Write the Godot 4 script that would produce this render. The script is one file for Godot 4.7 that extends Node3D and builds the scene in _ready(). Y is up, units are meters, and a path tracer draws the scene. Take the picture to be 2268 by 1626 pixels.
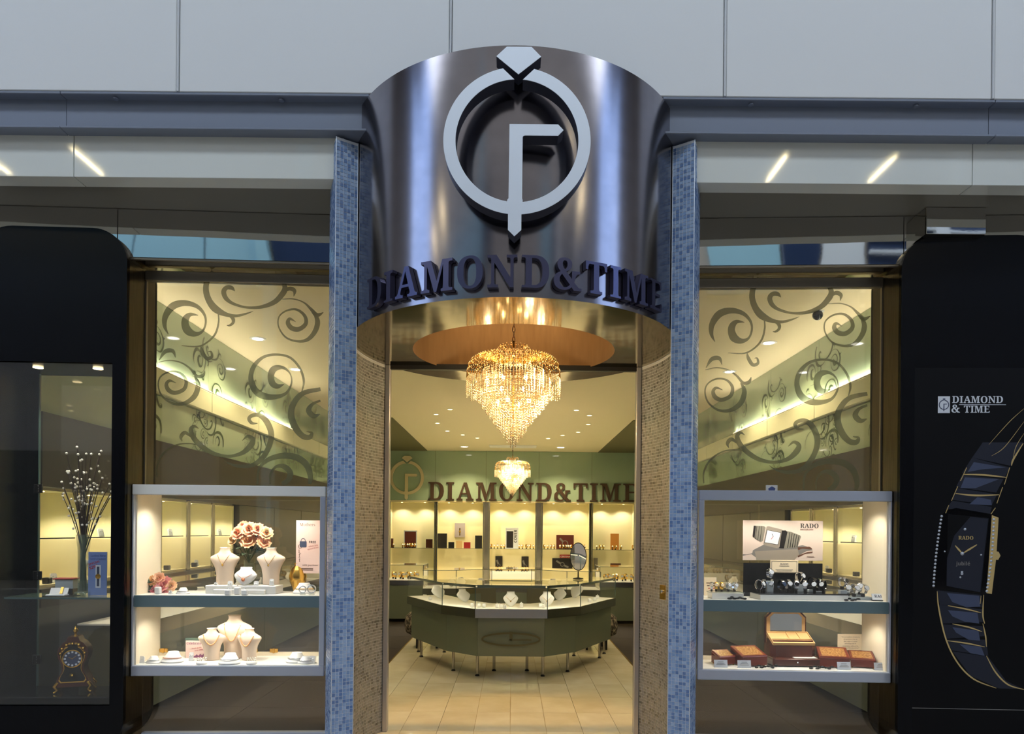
extends Node3D
# A jeweller's shopfront in a mall: metres, y up, the shop lies towards -z.

const F := 1553.0          # focal length in pixels of the 2268 x 1626 frame
const EYE := 1.456         # height of the camera
const ROLL := 0.0093
const DC := 4.575          # distance of the centre of the entrance drum
const SOFFIT := 2.636      # underside of the drum
const DRUM_TOP := 3.909
const XW := 3.4            # half width of the shop
const CEIL := 3.608        # shop ceiling
const DB := 19.1           # distance of the back wall
const TURN := 0.045        # the shop windows are turned a little towards the entrance

var M := {}
var used := {}
var rng := RandomNumberGenerator.new()

# ------------------------------------------------------------------ geometry
class Geo:
	var v := PackedVector3Array()
	var n := PackedVector3Array()
	var c := PackedColorArray()
	var u := PackedVector2Array()
	var ix := PackedInt32Array()
	var xf := Transform3D()
	var col := Color.WHITE
	var tinted := false

	func vert(p: Vector3, nn: Vector3, uv := Vector2.ZERO) -> int:
		v.append(xf * p); n.append((xf.basis * nn).normalized()); c.append(col); u.append(uv)
		return v.size() - 1

	# corners counter-clockwise seen from outside
	func tri(a: Vector3, b: Vector3, d: Vector3) -> void:
		var nn := (b - a).cross(d - a).normalized()
		var i := vert(a, nn); vert(b, nn); vert(d, nn)
		ix.append_array([i, i + 2, i + 1])

	func quad(a: Vector3, b: Vector3, d: Vector3, e: Vector3) -> void:
		var nn := (d - a).cross(e - b).normalized()
		var i := vert(a, nn, Vector2(0, 1)); vert(b, nn, Vector2(1, 1)); vert(d, nn, Vector2(1, 0)); vert(e, nn, Vector2(0, 0))
		ix.append_array([i, i + 2, i + 1, i, i + 3, i + 2])

	func box(lo: Vector3, hi: Vector3) -> void:
		var p := [Vector3(lo.x, lo.y, hi.z), Vector3(hi.x, lo.y, hi.z), Vector3(hi.x, hi.y, hi.z), Vector3(lo.x, hi.y, hi.z), Vector3(lo.x, lo.y, lo.z), Vector3(hi.x, lo.y, lo.z), Vector3(hi.x, hi.y, lo.z), Vector3(lo.x, hi.y, lo.z)]
		for f in [[0, 1, 2, 3], [5, 4, 7, 6], [1, 5, 6, 2], [4, 0, 3, 7], [3, 2, 6, 7], [4, 5, 1, 0]]:
			quad(p[f[0]], p[f[1]], p[f[2]], p[f[3]])

	# a box with chamfered edges
	func cbox(lo: Vector3, hi: Vector3, b := 0.004) -> void:
		var m := (hi - lo) * 0.5
		b = minf(b, minf(m.x, minf(m.y, m.z)) * 0.9)
		var ctr := (hi + lo) * 0.5
		var ax := [Vector3.RIGHT, Vector3.UP, Vector3.BACK]
		for k in 3:
			var a: Vector3 = ax[k]
			var s: Vector3 = ax[(k + 1) % 3]
			var t: Vector3 = ax[(k + 2) % 3]
			var ma: float = m[k]
			var ms: float = m[(k + 1) % 3]
			var mt: float = m[(k + 2) % 3]
			for g in [1.0, -1.0]:
				var o: Vector3 = ctr + a * ma * g
				var ss: Vector3 = s * (ms - b) * g
				var tt: Vector3 = t * (mt - b)
				quad(o - ss - tt, o + ss - tt, o + ss + tt, o - ss + tt)
				for h in [1.0, -1.0]:   # edge between face a*g and face s*h
					var p0: Vector3 = ctr + a * ma * g + s * (ms - b) * h
					var p1: Vector3 = ctr + a * (ma - b) * g + s * ms * h
					if g * h > 0: quad(p0 - tt, p1 - tt, p1 + tt, p0 + tt)
					else: quad(p0 + tt, p1 + tt, p1 - tt, p0 - tt)
		for x in [1.0, -1.0]:
			for y in [1.0, -1.0]:
				for z in [1.0, -1.0]:
					var g3 := Vector3(x, y, z)
					var q0 := ctr + Vector3(m.x, m.y - b, m.z - b) * g3
					var q1 := ctr + Vector3(m.x - b, m.y, m.z - b) * g3
					var q2 := ctr + Vector3(m.x - b, m.y - b, m.z) * g3
					if x * y * z > 0: tri(q0, q1, q2)
					else: tri(q0, q2, q1)

	# surface of revolution about y: profile of (radius, height) from bottom to top
	func lathe(prof: Array, seg := 24, a0 := 0.0, a1 := TAU, smooth := true) -> void:
		var rows := prof.size()
		if not smooth:
			for i in rows - 1:
				lathe([prof[i], prof[i + 1]], seg, a0, a1)
			return
		var first := v.size()
		for i in rows:
			var p: Vector2 = prof[i]
			var d: Vector2 = (prof[mini(i + 1, rows - 1)] - prof[maxi(i - 1, 0)])
			var nn := Vector2(d.y, -d.x).normalized()
			for k in seg + 1:
				var t := lerpf(a0, a1, float(k) / seg)
				var r := Vector3(cos(t), 0, -sin(t))
				vert(r * p.x + Vector3(0, p.y, 0), r * nn.x + Vector3(0, nn.y, 0), Vector2(float(k) / seg, 1.0 - float(i) / (rows - 1)))
		for i in rows - 1:
			for k in seg:
				var a := first + i * (seg + 1) + k
				var b := a + seg + 1
				ix.append_array([a, b + 1, a + 1, a, b, b + 1])

	# round tube along a path
	func tube(path: Array, rad, seg := 8, cap := true) -> void:
		var first := v.size()
		var up := Vector3(0.3, 1, 0.17).normalized()
		var last := path.size() - 1
		for i in path.size():
			var t: Vector3 = (path[mini(i + 1, last)] - path[maxi(i - 1, 0)]).normalized()
			if absf(t.dot(up)) > 0.97: up = Vector3(1, 0.2, 0.4).normalized()
			var s := up.cross(t).normalized()
			up = t.cross(s).normalized()
			var r: float = rad[i] if rad is Array else rad
			for k in seg:
				var a := TAU * k / seg
				var o := s * cos(a) + up * sin(a)
				vert(path[i] + o * r, o)
		for i in last:
			for k in seg:
				var a := first + i * seg + k
				var b := first + i * seg + (k + 1) % seg
				ix.append_array([a, b + seg, b, a, a + seg, b + seg])
		if cap:
			for e in [0, last]:
				var t: Vector3 = (path[0] - path[1] if e == 0 else path[last] - path[last - 1]).normalized()
				var i0 := v.size()
				for k in seg: vert(xf.affine_inverse() * v[first + e * seg + k], t)
				for k in range(1, seg - 1):
					if e == 0: ix.append_array([i0, i0 + k, i0 + k + 1])
					else: ix.append_array([i0, i0 + k + 1, i0 + k])

	func ball(o: Vector3, r: Vector3, seg := 10, rows := 6) -> void:
		var keep := xf
		xf = xf * Transform3D(Basis.from_scale(r), o)
		var pr := []
		for i in rows + 1:
			var a := -PI / 2 + PI * i / rows
			pr.append(Vector2(maxf(cos(a), 0.0005), sin(a)))
		lathe(pr, seg)
		xf = keep

	# flat outline in the xy plane, pulled out along z from z0 to z1 (z1 > z0)
	func slab(poly: PackedVector2Array, z0: float, z1: float, sides := true) -> void:
		if Geometry2D.is_polygon_clockwise(poly) == true: poly.reverse()
		var tr := Geometry2D.triangulate_polygon(poly)
		for k in range(0, tr.size(), 3):
			var a := poly[tr[k]]
			var b := poly[tr[k + 1]]
			var d := poly[tr[k + 2]]
			if (b - a).cross(d - a) < 0:
				var sw := b; b = d; d = sw
			tri(Vector3(a.x, a.y, z1), Vector3(b.x, b.y, z1), Vector3(d.x, d.y, z1))
			if sides: tri(Vector3(a.x, a.y, z0), Vector3(d.x, d.y, z0), Vector3(b.x, b.y, z0))
		if sides:
			var area := 0.0
			for k in poly.size(): area += poly[k].cross(poly[(k + 1) % poly.size()])
			for k in poly.size():
				var a := poly[k]
				var b := poly[(k + 1) % poly.size()]
				if area < 0:
					var sw := a; a = b; b = sw
				quad(Vector3(a.x, a.y, z0), Vector3(b.x, b.y, z0), Vector3(b.x, b.y, z1), Vector3(a.x, a.y, z1))

	# flat band of changing width along a 2D path
	func ribbon(pts: Array, wid: Array, z: float) -> void:
		var last := pts.size() - 1
		var l := []
		var r := []
		for i in pts.size():
			var t: Vector2 = (pts[mini(i + 1, last)] - pts[maxi(i - 1, 0)]).normalized()
			var s: Vector2 = Vector2(-t.y, t.x) * float(wid[i]) * 0.5
			l.append(Vector3(pts[i].x + s.x, pts[i].y + s.y, z)); r.append(Vector3(pts[i].x - s.x, pts[i].y - s.y, z))
		for i in last:
			quad(r[i], r[i + 1], l[i + 1], l[i])

	func mesh() -> ArrayMesh:
		var a := []
		a.resize(Mesh.ARRAY_MAX)
		a[Mesh.ARRAY_VERTEX] = v; a[Mesh.ARRAY_NORMAL] = n; a[Mesh.ARRAY_TEX_UV] = u; a[Mesh.ARRAY_INDEX] = ix
		if tinted: a[Mesh.ARRAY_COLOR] = c
		var m := ArrayMesh.new()
		m.add_surface_from_arrays(Mesh.PRIMITIVE_TRIANGLES, a)
		return m

# ------------------------------------------------------------------ nodes
func numbered(called: String) -> String:
	var k: int = used.get(called, 0)
	used[called] = k + 1
	return called if k == 0 else "%s_%03d" % [called, k]

func tag(o: Node3D, label: String, category: String, group := "") -> Node3D:
	o.set_meta("label", label); o.set_meta("category", category)
	if group: o.set_meta("group", group)
	return o

func thing(called: String, label: String, category: String, at := Vector3.ZERO, turn := 0.0, group := "") -> Node3D:
	var o := Node3D.new()
	o.name = numbered(called)
	add_child(o)
	o.position = at
	o.rotation.y = turn
	return tag(o, label, category, group)

func part(called: String, shape, mat: Material, parent: Node3D, at := Vector3.ZERO, turn := Vector3.ZERO) -> MeshInstance3D:
	var o := MeshInstance3D.new()
	o.name = called
	o.mesh = shape.mesh() if shape is Geo else shape
	o.material_override = mat
	parent.add_child(o, true)
	o.position = at
	o.rotation = turn
	return o

func single(called: String, shape, mat: Material, label: String, category: String, at := Vector3.ZERO, turn := Vector3.ZERO, group := "") -> MeshInstance3D:
	var o := part(numbered(called), shape, mat, self, at, turn)
	tag(o, label, category, group)
	return o

func struct(called: String, shape = null, mat: Material = null) -> Node3D:
	var o: Node3D
	if shape == null:
		o = Node3D.new(); o.name = numbered(called); add_child(o)
	else:
		o = part(numbered(called), shape, mat, self)
	o.set_meta("kind", "structure")
	return o

func copy(o: Node3D, at: Vector3, turn := 0.0, label := "", group := "") -> Node3D:
	var called := o.name as String
	var re := RegEx.create_from_string("_\\d{3}$")
	called = re.sub(called, "")
	var c: Node3D = o.duplicate()
	c.name = numbered(called)
	add_child(c)
	c.position = at
	c.rotation.y = turn
	if label: c.set_meta("label", label)
	if group: c.set_meta("group", group)
	return c

func b(lo: Vector3, hi: Vector3, bev := 0.0) -> Geo:
	var g := Geo.new()
	if bev > 0: g.cbox(lo, hi, bev)
	else: g.box(lo, hi)
	return g

func bx(x0: float, x1: float, y0: float, y1: float, z0: float, z1: float, bev := 0.0) -> Geo:
	return b(Vector3(minf(x0, x1), minf(y0, y1), minf(z0, z1)), Vector3(maxf(x0, x1), maxf(y0, y1), maxf(z0, z1)), bev)

# the place seen at a point of the photograph, at a distance or at a height
func flat(px: float, py: float) -> Vector2:
	var dx := px - 1134.0
	var dy := py - 1175.0
	return Vector2(dx + ROLL * dy, dy - ROLL * dx) / F

func at(px: float, py: float, d: float) -> Vector3:
	var q := flat(px, py)
	return Vector3(q.x * d, EYE - q.y * d, -d)

func at_height(px: float, py: float, y: float) -> Vector3:
	return at(px, py, (EYE - y) / flat(px, py).y)

# ------------------------------------------------------------------ materials
func mat(key: String, col: Color, rough := 0.6, metal := 0.0) -> StandardMaterial3D:
	var m := StandardMaterial3D.new()
	m.resource_name = key
	m.albedo_color = col
	m.roughness = rough
	m.metallic = metal
	M[key] = m
	return m

func c8(r: int, g: int, bb: int) -> Color:
	return Color(r / 255.0, g / 255.0, bb / 255.0)

func noise_tex(freq: float, lo: Color, hi: Color, seed_: int, size := 256, kind := FastNoiseLite.TYPE_SIMPLEX_SMOOTH, oct := 4) -> NoiseTexture2D:
	var f := FastNoiseLite.new()
	f.noise_type = kind
	f.frequency = freq
	f.seed = seed_
	f.fractal_octaves = oct
	var t := NoiseTexture2D.new()
	t.width = size; t.height = size; t.seamless = true
	t.noise = f
	var g := Gradient.new()
	g.set_color(0, lo); g.set_color(1, hi)
	t.color_ramp = g
	return t

func normal_tex(freq: float, seed_: int, strength := 4.0, size := 256) -> NoiseTexture2D:
	var f := FastNoiseLite.new()
	f.noise_type = FastNoiseLite.TYPE_SIMPLEX_SMOOTH
	f.frequency = freq
	f.seed = seed_
	f.fractal_octaves = 2
	var t := NoiseTexture2D.new()
	t.width = size; t.height = size; t.seamless = true
	t.noise = f
	t.as_normal_map = true
	t.bump_strength = strength
	return t

func grain(m: StandardMaterial3D, t: Texture2D, scale: Vector3) -> void:
	m.albedo_texture = t
	m.uv1_triplanar = true
	m.uv1_world_triplanar = true
	m.uv1_scale = scale

func waves(m: StandardMaterial3D, t: Texture2D, amount: float, scale: Vector3) -> void:
	m.normal_enabled = true
	m.normal_texture = t
	m.normal_scale = amount
	m.uv1_triplanar = true
	m.uv1_world_triplanar = true
	m.uv1_scale = scale

func glow(key: String, col: Color, energy: float) -> StandardMaterial3D:
	var m := mat(key, col, 0.5)
	m.emission_enabled = true
	m.emission = col
	m.emission_energy_multiplier = energy
	return m

func pane(key: String, col: Color, alpha: float) -> StandardMaterial3D:
	var m := mat(key, Color(col.r, col.g, col.b, alpha), 0.02)
	m.transparency = BaseMaterial3D.TRANSPARENCY_ALPHA
	return m

func make_materials() -> void:
	var W := Color.WHITE
	mat("panel", c8(226, 228, 228), 0.35)
	mat("lip", c8(205, 208, 210), 0.4)
	mat("beam", c8(122, 131, 148), 0.45)
	var band := mat("band", c8(220, 223, 216), 0.5)
	band.metallic_specular = 0.1
	band.clearcoat_enabled = true; band.clearcoat = 0.8; band.clearcoat_roughness = 0.05
	mat("soffit_dark", c8(118, 114, 104), 0.3, 0.2)
	var mir := mat("mirror_steel", c8(205, 203, 196), 0.03, 1.0)
	waves(mir, normal_tex(0.012, 5, 3.0), 0.05, Vector3(0.35, 0.5, 0.35))
	var drum := mat("drum", c8(146, 141, 145), 0.17, 1.0)
	grain(drum, noise_tex(0.02, c8(236, 236, 236), W, 9), Vector3(1.5, 1.5, 1.5))
	mat("alu", c8(222, 230, 240), 0.45, 0.5)
	mat("letter_dark", c8(82, 82, 108), 0.3, 0.8)
	var gold := mat("gold_soffit", c8(152, 142, 116), 0.09, 1.0)
	waves(gold, normal_tex(0.015, 3, 3.0), 0.03, Vector3(0.8, 0.8, 0.8))
	mat("jamb", c8(190, 186, 186), 0.3, 0.6)
	mat("dark_metal", c8(40, 38, 36), 0.4, 0.4)
	var wood := mat("maple", c8(76, 60, 44), 0.35)
	grain(wood, noise_tex(0.02, c8(214, 200, 180), W, 21), Vector3(4, 0.5, 4))
	var blk := mat("black_timber", c8(12, 14, 20), 0.26)
	blk.metallic_specular = 0.32
	grain(blk, noise_tex(0.03, c8(150, 150, 150), W, 31), Vector3(9, 0.6, 9))
	var br := mat("bronze", c8(92, 82, 62), 0.3, 1.0)
	mat("warm_steel", c8(140, 132, 118), 0.3, 0.8)
	grain(br, noise_tex(0.04, c8(190, 188, 180), W, 33), Vector3(6, 0.35, 6))
	var tile := mat("tile_blue", W, 0.18)
	tile.vertex_color_use_as_albedo = true
	mat("grout_blue", c8(232, 238, 246), 0.7)
	var tb := mat("tile_brown", W, 0.25)
	tb.vertex_color_use_as_albedo = true
	mat("grout_grey", c8(188, 184, 176), 0.7)
	for k in 3:
		var ft := mat("floor_tile%d" % k, [c8(236, 226, 200), c8(232, 221, 194), c8(239, 230, 206)][k], 0.07)
		grain(ft, noise_tex(0.012, c8(240, 236, 228), W, 41 + k), Vector3(0.9, 0.9, 0.9))
	mat("floor_joint", c8(168, 140, 88), 0.6)
	var cp := mat("carpet", c8(60, 49, 41), 0.95)
	grain(cp, noise_tex(0.05, c8(186, 184, 180), W, 51), Vector3(5, 5, 5))
	mat("ceiling_paint", c8(228, 216, 184), 0.8)
	var gg := mat("green_glass", c8(157, 177, 152), 0.08)
	gg.clearcoat_enabled = true; gg.clearcoat = 0.7; gg.clearcoat_roughness = 0.03
	mat("green_scroll", c8(52, 72, 44), 0.3)
	mat("olive", c8(96, 92, 62), 0.6)
	mat("dark_olive", c8(64, 62, 50), 0.35)
	mat("cream", c8(234, 222, 176), 0.7)
	mat("ledge_paint", c8(226, 228, 196), 0.7)
	mat("cream_case", c8(236, 224, 198), 0.6)
	mat("white_lacquer", c8(240, 238, 230), 0.3)
	mat("header_brown", c8(48, 40, 32), 0.4)
	mat("silver", c8(196, 202, 216), 0.3, 0.45)
	mat("return_dark", c8(60, 64, 80), 0.4, 0.3)
	var sf := mat("shelf_face", c8(96, 118, 122), 0.12)
	sf.clearcoat_enabled = true
	mat("steel", c8(190, 186, 178), 0.2, 1.0)
	mat("brown_metal", c8(92, 72, 60), 0.32, 0.55)
	mat("beige_metal", c8(214, 198, 160), 0.5)
	pane("glass", c8(235, 242, 236), 0.008)
	pane("shelf_glass", c8(150, 190, 165), 0.18)
	pane("case_glass", c8(205, 232, 205), 0.03)
	var ge := mat("glass_edge", c8(52, 78, 76), 0.12)
	ge.clearcoat_enabled = true
	mat("counter_green", c8(116, 124, 108), 0.1)
	mat("band_metal", c8(176, 174, 172), 0.2, 1.0)
	glow("strip_glow", Color(1.0, 0.95, 0.82), 1.5)
	mat("black", c8(18, 18, 20), 0.35)
	mat("black_gloss", c8(14, 14, 16), 0.08)
	mat("white", c8(240, 240, 238), 0.5)
	mat("bust_cream", c8(226, 204, 180), 0.75)
	mat("bust_white", c8(230, 230, 228), 0.6)
	mat("gold", c8(224, 178, 86), 0.22, 1.0)
	mat("chrome", c8(222, 224, 228), 0.1, 1.0)
	mat("rose_gold", c8(206, 130, 96), 0.3, 0.8)
	mat("red_wood", c8(104, 38, 24), 0.18)
	mat("dark_wood", c8(74, 36, 26), 0.2)
	mat("tan", c8(206, 168, 112), 0.7)
	mat("leaf", c8(52, 70, 46), 0.6)
	mat("stem", c8(70, 84, 58), 0.6)
	glow("warm_disc", Color(1.0, 0.9, 0.68), 7.0)
	glow("cool_disc", Color(1.0, 0.97, 0.9), 9.0)
	glow("bulb", Color(1.0, 0.86, 0.6), 14.0)
	glow("unseen_sky_pane", Color(0.86, 0.93, 1.0), 2.2)
	glow("tube", Color(1.0, 0.93, 0.7), 9.0)
	# the mall opposite, seen in the polished metal
	mat("mall_wall", c8(182, 174, 166), 0.8)
	mat("mall_floor", c8(176, 168, 156), 0.35)
	mat("mall_blue", c8(160, 208, 228), 0.5)
	mat("mall_dark", c8(36, 56, 92), 0.3)
	mat("mall_white", c8(226, 232, 238), 0.5)
	var ik := mat("ikat", Color.WHITE, 0.9)
	ik.albedo_texture = noise_tex(0.06, c8(26, 22, 20), c8(214, 196, 170), 77, 256, FastNoiseLite.TYPE_CELLULAR, 1)
	ik.uv1_scale = Vector3(3, 1, 1)
	for e in [["card_pink", 236, 206, 196], ["card_cream", 240, 222, 190], ["card_grey", 176, 184, 186], ["print_paper", 214, 196, 184], ["ink_brown", 96, 62, 46], ["ink_dark", 28, 24, 24], ["ink_red", 176, 56, 60], ["ink_slate", 66, 74, 98], ["ink_purple", 126, 66, 104], ["ink_grey", 122, 118, 114], ["ink_taupe", 148, 138, 126], ["ink_steel", 128, 124, 112], ["ink_pale", 218, 222, 228], ["ink_gold", 196, 168, 108], ["ink_night", 24, 28, 42], ["ink_blue", 120, 142, 196], ["ink_navy", 62, 80, 140], ["ink_maroon", 92, 34, 26], ["ink_crimson", 168, 36, 34], ["ink_mauve", 170, 158, 156], ["ink_orange", 214, 142, 66], ["poster_black", 11, 11, 13]]:
		mat(e[0], c8(e[1], e[2], e[3]), 0.45)
	M.poster_black.metallic_specular = 0.3
	mat("coral", c8(236, 172, 112), 0.35)
	mat("pearl", c8(244, 238, 224), 0.2)
	mat("twig", c8(60, 46, 40), 0.7)
	mat("mirror_plain", c8(220, 222, 222), 0.02, 1.0)
	var pt := mat("petal", Color.WHITE, 0.7)
	pt.vertex_color_use_as_albedo = true
	var inl := mat("inlay", c8(206, 160, 100), 0.12)
	grain(inl, noise_tex(0.03, c8(120, 90, 60), W, 91), Vector3(9, 9, 9))

# ------------------------------------------------------------------ frames of the two shop windows (s = -1 left, 1 right)
func wframe(s: float) -> Transform3D:
	return Transform3D(Basis(Vector3.UP, -s * TURN), Vector3(s * 1.9, 0, -4.71))

func wb(s: float, x0: float, x1: float, y0: float, y1: float, d0: float, d1: float, bev := 0.0) -> Geo:
	return bx(s * (x0 - 1.9), s * (x1 - 1.9), y0, y1, -(d0 - 4.71), -(d1 - 4.71), bev)

func wthing(s: float, called: String, label: String, category: String, group := "") -> Node3D:
	var o := thing(called, label, category, Vector3.ZERO, 0.0, group)
	o.transform = wframe(s)
	return o

# a place in a window seen at a column of the photograph: ld is the distance into the window, y the height it stands at
func win(px: float, y: float, ld: float) -> Vector3:
	var q := flat(px, 1175.0 + (EYE - y) / ld * F)
	var d := (ld + 1.9 * TURN) / (1.0 + absf(q.x) * TURN)
	return Vector3(q.x * d, y, -d)

func lamp(o: Light3D, at_: Vector3, col: Color, energy: float, size := 0.03) -> Light3D:
	o.light_color = col
	o.light_energy = energy
	o.light_size = size
	o.shadow_enabled = true
	o.position = at_
	if o is OmniLight3D: o.omni_range = 40.0
	if o is SpotLight3D: o.spot_range = 40.0
	return o

func build_hall() -> void:
	struct("floor_mall", bx(-16, 16, -0.12, 0.0, -4.3, 8), M.mall_floor)
	# the wall over the shop: white panels above a steel channel
	var fascia := struct("wall_fascia", bx(-16, 16, 3.95, 14, -4.4, -4.035), M.mall_wall)
	var joints := [-11.2, -9.65, -8.1, -6.57, -5.02, -3.47, -1.93, -0.376, 1.19, 2.72, 4.27, 5.82, 7.37, 8.92, 10.5]
	for k in joints.size() - 1:
		for r in 2:
			part("panel", bx(joints[k] + 0.008, joints[k + 1] - 0.008, 3.942 + r * 2.5, 6.43 + r * 2.5, -4.034, -4.0, 0.004), M.panel, fascia)
		part("joint_strip", bx(joints[k] - 0.0055, joints[k] + 0.0055, 3.942, 8.93, -4.034, -3.994, 0.002), M.lip, fascia)
	for s in [-1.0, 1.0]:
		var bm := struct("trim_beam")
		var x0: float = s * 0.84
		var cut: Array = [2.1, 99.0] if s > 0 else [2.36, 99.0]
		for seg in ([[0.84, 2.6], [2.603, 6.0], [6.003, 12.0]] if s < 0 else [[0.84, 2.735], [2.739, 6.0], [6.003, 12.0]]):
			part("top_flange", bx(s * seg[0], s * seg[1], 3.924, 3.939, -4.2, -4.0, 0.003), M.beam, bm)
			part("web", bx(s * seg[0], s * seg[1], 3.743, 3.924, -4.2, -4.06), M.beam, bm)
			part("bottom_flange", bx(s * seg[0], s * seg[1], 3.729, 3.743, -4.2, -4.0, 0.003), M.beam, bm)
		for q in [1.35, 2.3, 3.2]:
			part("bolt", bolt(), M.beam, bm, Vector3(s * q, 3.918, -4.03), Vector3(PI, 0, 0))
		var bd := struct("trim_band")
		var last := 1.0
		for e in ([2.57, 5.4, 12.0] if s < 0 else [2.66, 5.4, 12.0]):
			part("panel", bx(s * last, s * (e - 0.002), 3.49, 3.76, -4.2, -4.08, 0.002), M.band, bd)
			last = e + 0.002
		struct("ceiling_porch", bx(s * 0.95, s * 12.0, 3.492, 3.54, -4.9, -4.17), M.soffit_dark)
		# polished header above the window
		var hd := struct("trim_header")
		hd.transform = wframe(s)
		var px0 := 1.02
		for e in ([2.55, 3.6, 4.6] if s < 0 else [2.5, 3.6, 4.6]):
			part("panel", wb(s, px0 + 0.0015, e - 0.0015, 3.182, 3.491, 4.513, 4.75, 0.002), M.mirror_steel, hd)
			px0 = e
		part("bead", wb(s, 1.02, 4.6, 3.166, 3.181, 4.508, 4.53, 0.003), M.warm_steel, hd)
		part("head_rail", wb(s, 1.02, 2.46, 3.10, 3.165, 4.69, 4.74, 0.004), M.warm_steel, hd)
		if s > 0:
			var bo := struct("trim_boxing")
			part("panel", bx(2.56, 2.93, 3.325, 3.491, -4.5, -4.36, 0.002), M.mirror_steel, bo)
		# the front of the next shops
		struct("wall_next", bx(s * 4.45, s * 16, 0, 3.49, -4.6, -4.3), M.mall_wall)
		struct("wall_front", bx(s * 0.95, s * (XW + 0.6), 3.5, 3.95, -4.86, -4.74), M.ceiling_paint)
		# ends of the hall out of view, glazed to reflect as streaks on the drum
		var we := struct("wall_end_left" if s < 0 else "wall_end_right")
		part("lower_wall", bx(s * 16, s * 16.3, 0, 6.6, -4.4, 8), M.mall_wall, we)
		part("pier", bx(s * 16, s * 16.3, 6.6, 14, -4.4, 1.2), M.mall_wall, we)
		part("pier", bx(s * 16, s * 16.3, 6.6, 14, 6.6, 8), M.mall_wall, we)
		var wn := struct("unseen_window_1" if s < 0 else "unseen_window_2")
		for k in 4:
			part("mullion", bx(s * 16.05, s * 16.2, 6.6, 14, 1.2 + k * 1.75, 1.32 + k * 1.75), M.mall_dark, wn)
		for k in 5:
			part("transom", bx(s * 16.05, s * 16.2, 6.6 + k * 1.6, 6.7 + k * 1.6, 1.2, 6.6), M.mall_dark, wn)
		part("pane", bx(s * 16.1, s * 16.11, 6.6, 14, 1.2, 6.6), M.glass, wn)
	# ceiling of the hall out of view, its skylight placed to light the fascia
	var hc := struct("ceiling_mall")
	part("slab", bx(-16.3, 16.3, 14, 14.3, -4.4, 3.4), M.mall_wall, hc)
	part("slab", bx(-16.3, 16.3, 14, 14.3, 5.9, 8.3), M.mall_wall, hc)
	for k in 6:
		var x := -14.0 + k * 4.7
		var sk := thing("unseen_skylight_window", "unseen long skylight pane in the mall ceiling, number %s of the row" % ["one", "two", "three", "four", "five", "six"][k], "skylight", Vector3(x + 2.3, 14.1, 4.65))
		part("pane", bx(-2.25, 2.25, 0, 0.02, -1.2, 1.2), M.unseen_sky_pane, sk)  # glows in place of the sky behind it
		part("frame", bx(2.25, 2.45, -0.1, 0.1, -1.25, 1.25), M.mall_white, sk)
		var a := AreaLight3D.new()
		a.name = "daylight"
		sk.add_child(a)
		lamp(a, Vector3(0, -0.12, 0), Color(0.92, 0.96, 1.0), SKY_E)
		a.area_size = Vector2(4.4, 2.3)
		a.area_range = 60.0
		a.rotation.x = -PI / 2
	# the gallery opposite, behind the camera
	var op := struct("wall_opposite", bx(-16.3, 16.3, 0, 14.3, 8.1, 8.4), M.mall_wall)
	for k in 6: part("spandrel", bx(-14.0 + k * 1.55, -12.5 + k * 1.55, 7.3, 9.0, 8.0, 8.1, 0.01), M.mall_blue, op)
	part("window_frame", bx(-4.62, -3.2, 7.4, 9.0, 7.98, 8.1, 0.03), M.mall_dark, op)
	part("column", bx(-4.95, -4.68, 0, 12, 7.8, 8.1), M.mall_blue, op)
	part("spandrel", bx(3.6, 5.3, 7.3, 9.0, 8.0, 8.1, 0.01), M.mall_blue, op)
	part("window_frame", bx(5.35, 6.05, 7.0, 9.0, 7.98, 8.1, 0.03), M.mall_dark, op)
	part("spandrel", bx(6.1, 7.1, 7.3, 9.0, 8.0, 8.1, 0.01), M.mall_white, op)
	part("window_frame", bx(7.2, 13.5, 6.8, 11.5, 8.0, 8.1), M.mall_dark, op)
	for k in 12: part("louvre", bx(7.2, 13.5, 6.9 + k * 0.36, 6.97 + k * 0.36, 7.9, 8.0, 0.01), M.mall_white, op)
	part("column", bx(10.0, 10.3, 6.8, 11.5, 7.85, 8.0), M.mall_white, op)
	for q in [-11.0, -6.0, -1.5, 3.0, 8.0]:
		part("shopfront", bx(q, q + 3.6, 0.2, 3.2, 8.02, 8.1), M.header_brown, op)
	# slim tube lamps out of view in the hall, placed for their streaks on the band
	for x in [-6.85, -5.6, 3.42, 4.8]:
		var t := thing("unseen_tube_lamp", "unseen slim tube lamp hung in the mall hall, %s" % {-6.85: "farthest left", -5.6: "second from the left", 3.42: "third from the left", 4.8: "farthest right"}[x], "lamp", Vector3(x, 6.256, 1.02))
		part("tube", bx(-0.02, 0.02, -0.02, 0.02, -0.34, 0.34, 0.01), M.tube, t)
		part("housing", bx(-0.05, 0.05, 0.03, 0.09, -0.36, 0.36, 0.01), M.mall_white, t)
		part("rod", bx(-0.006, 0.006, 0.09, 7.75, -0.006, 0.006), M.steel, t)
		var o := AreaLight3D.new(); o.name = "light"
		t.add_child(o)
		lamp(o, Vector3(0, -0.03, 0), Color(1.0, 0.92, 0.72), 0.8)
		o.area_size = Vector2(0.04, 0.66)
		o.area_range = 40.0
		o.rotation.x = -PI / 2

func bolt() -> Geo:
	var g := Geo.new()
	g.lathe([Vector2(0.016, 0), Vector2(0.016, 0.008), Vector2(0.0005, 0.008)], 6, 0, TAU, false)
	return g

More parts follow.
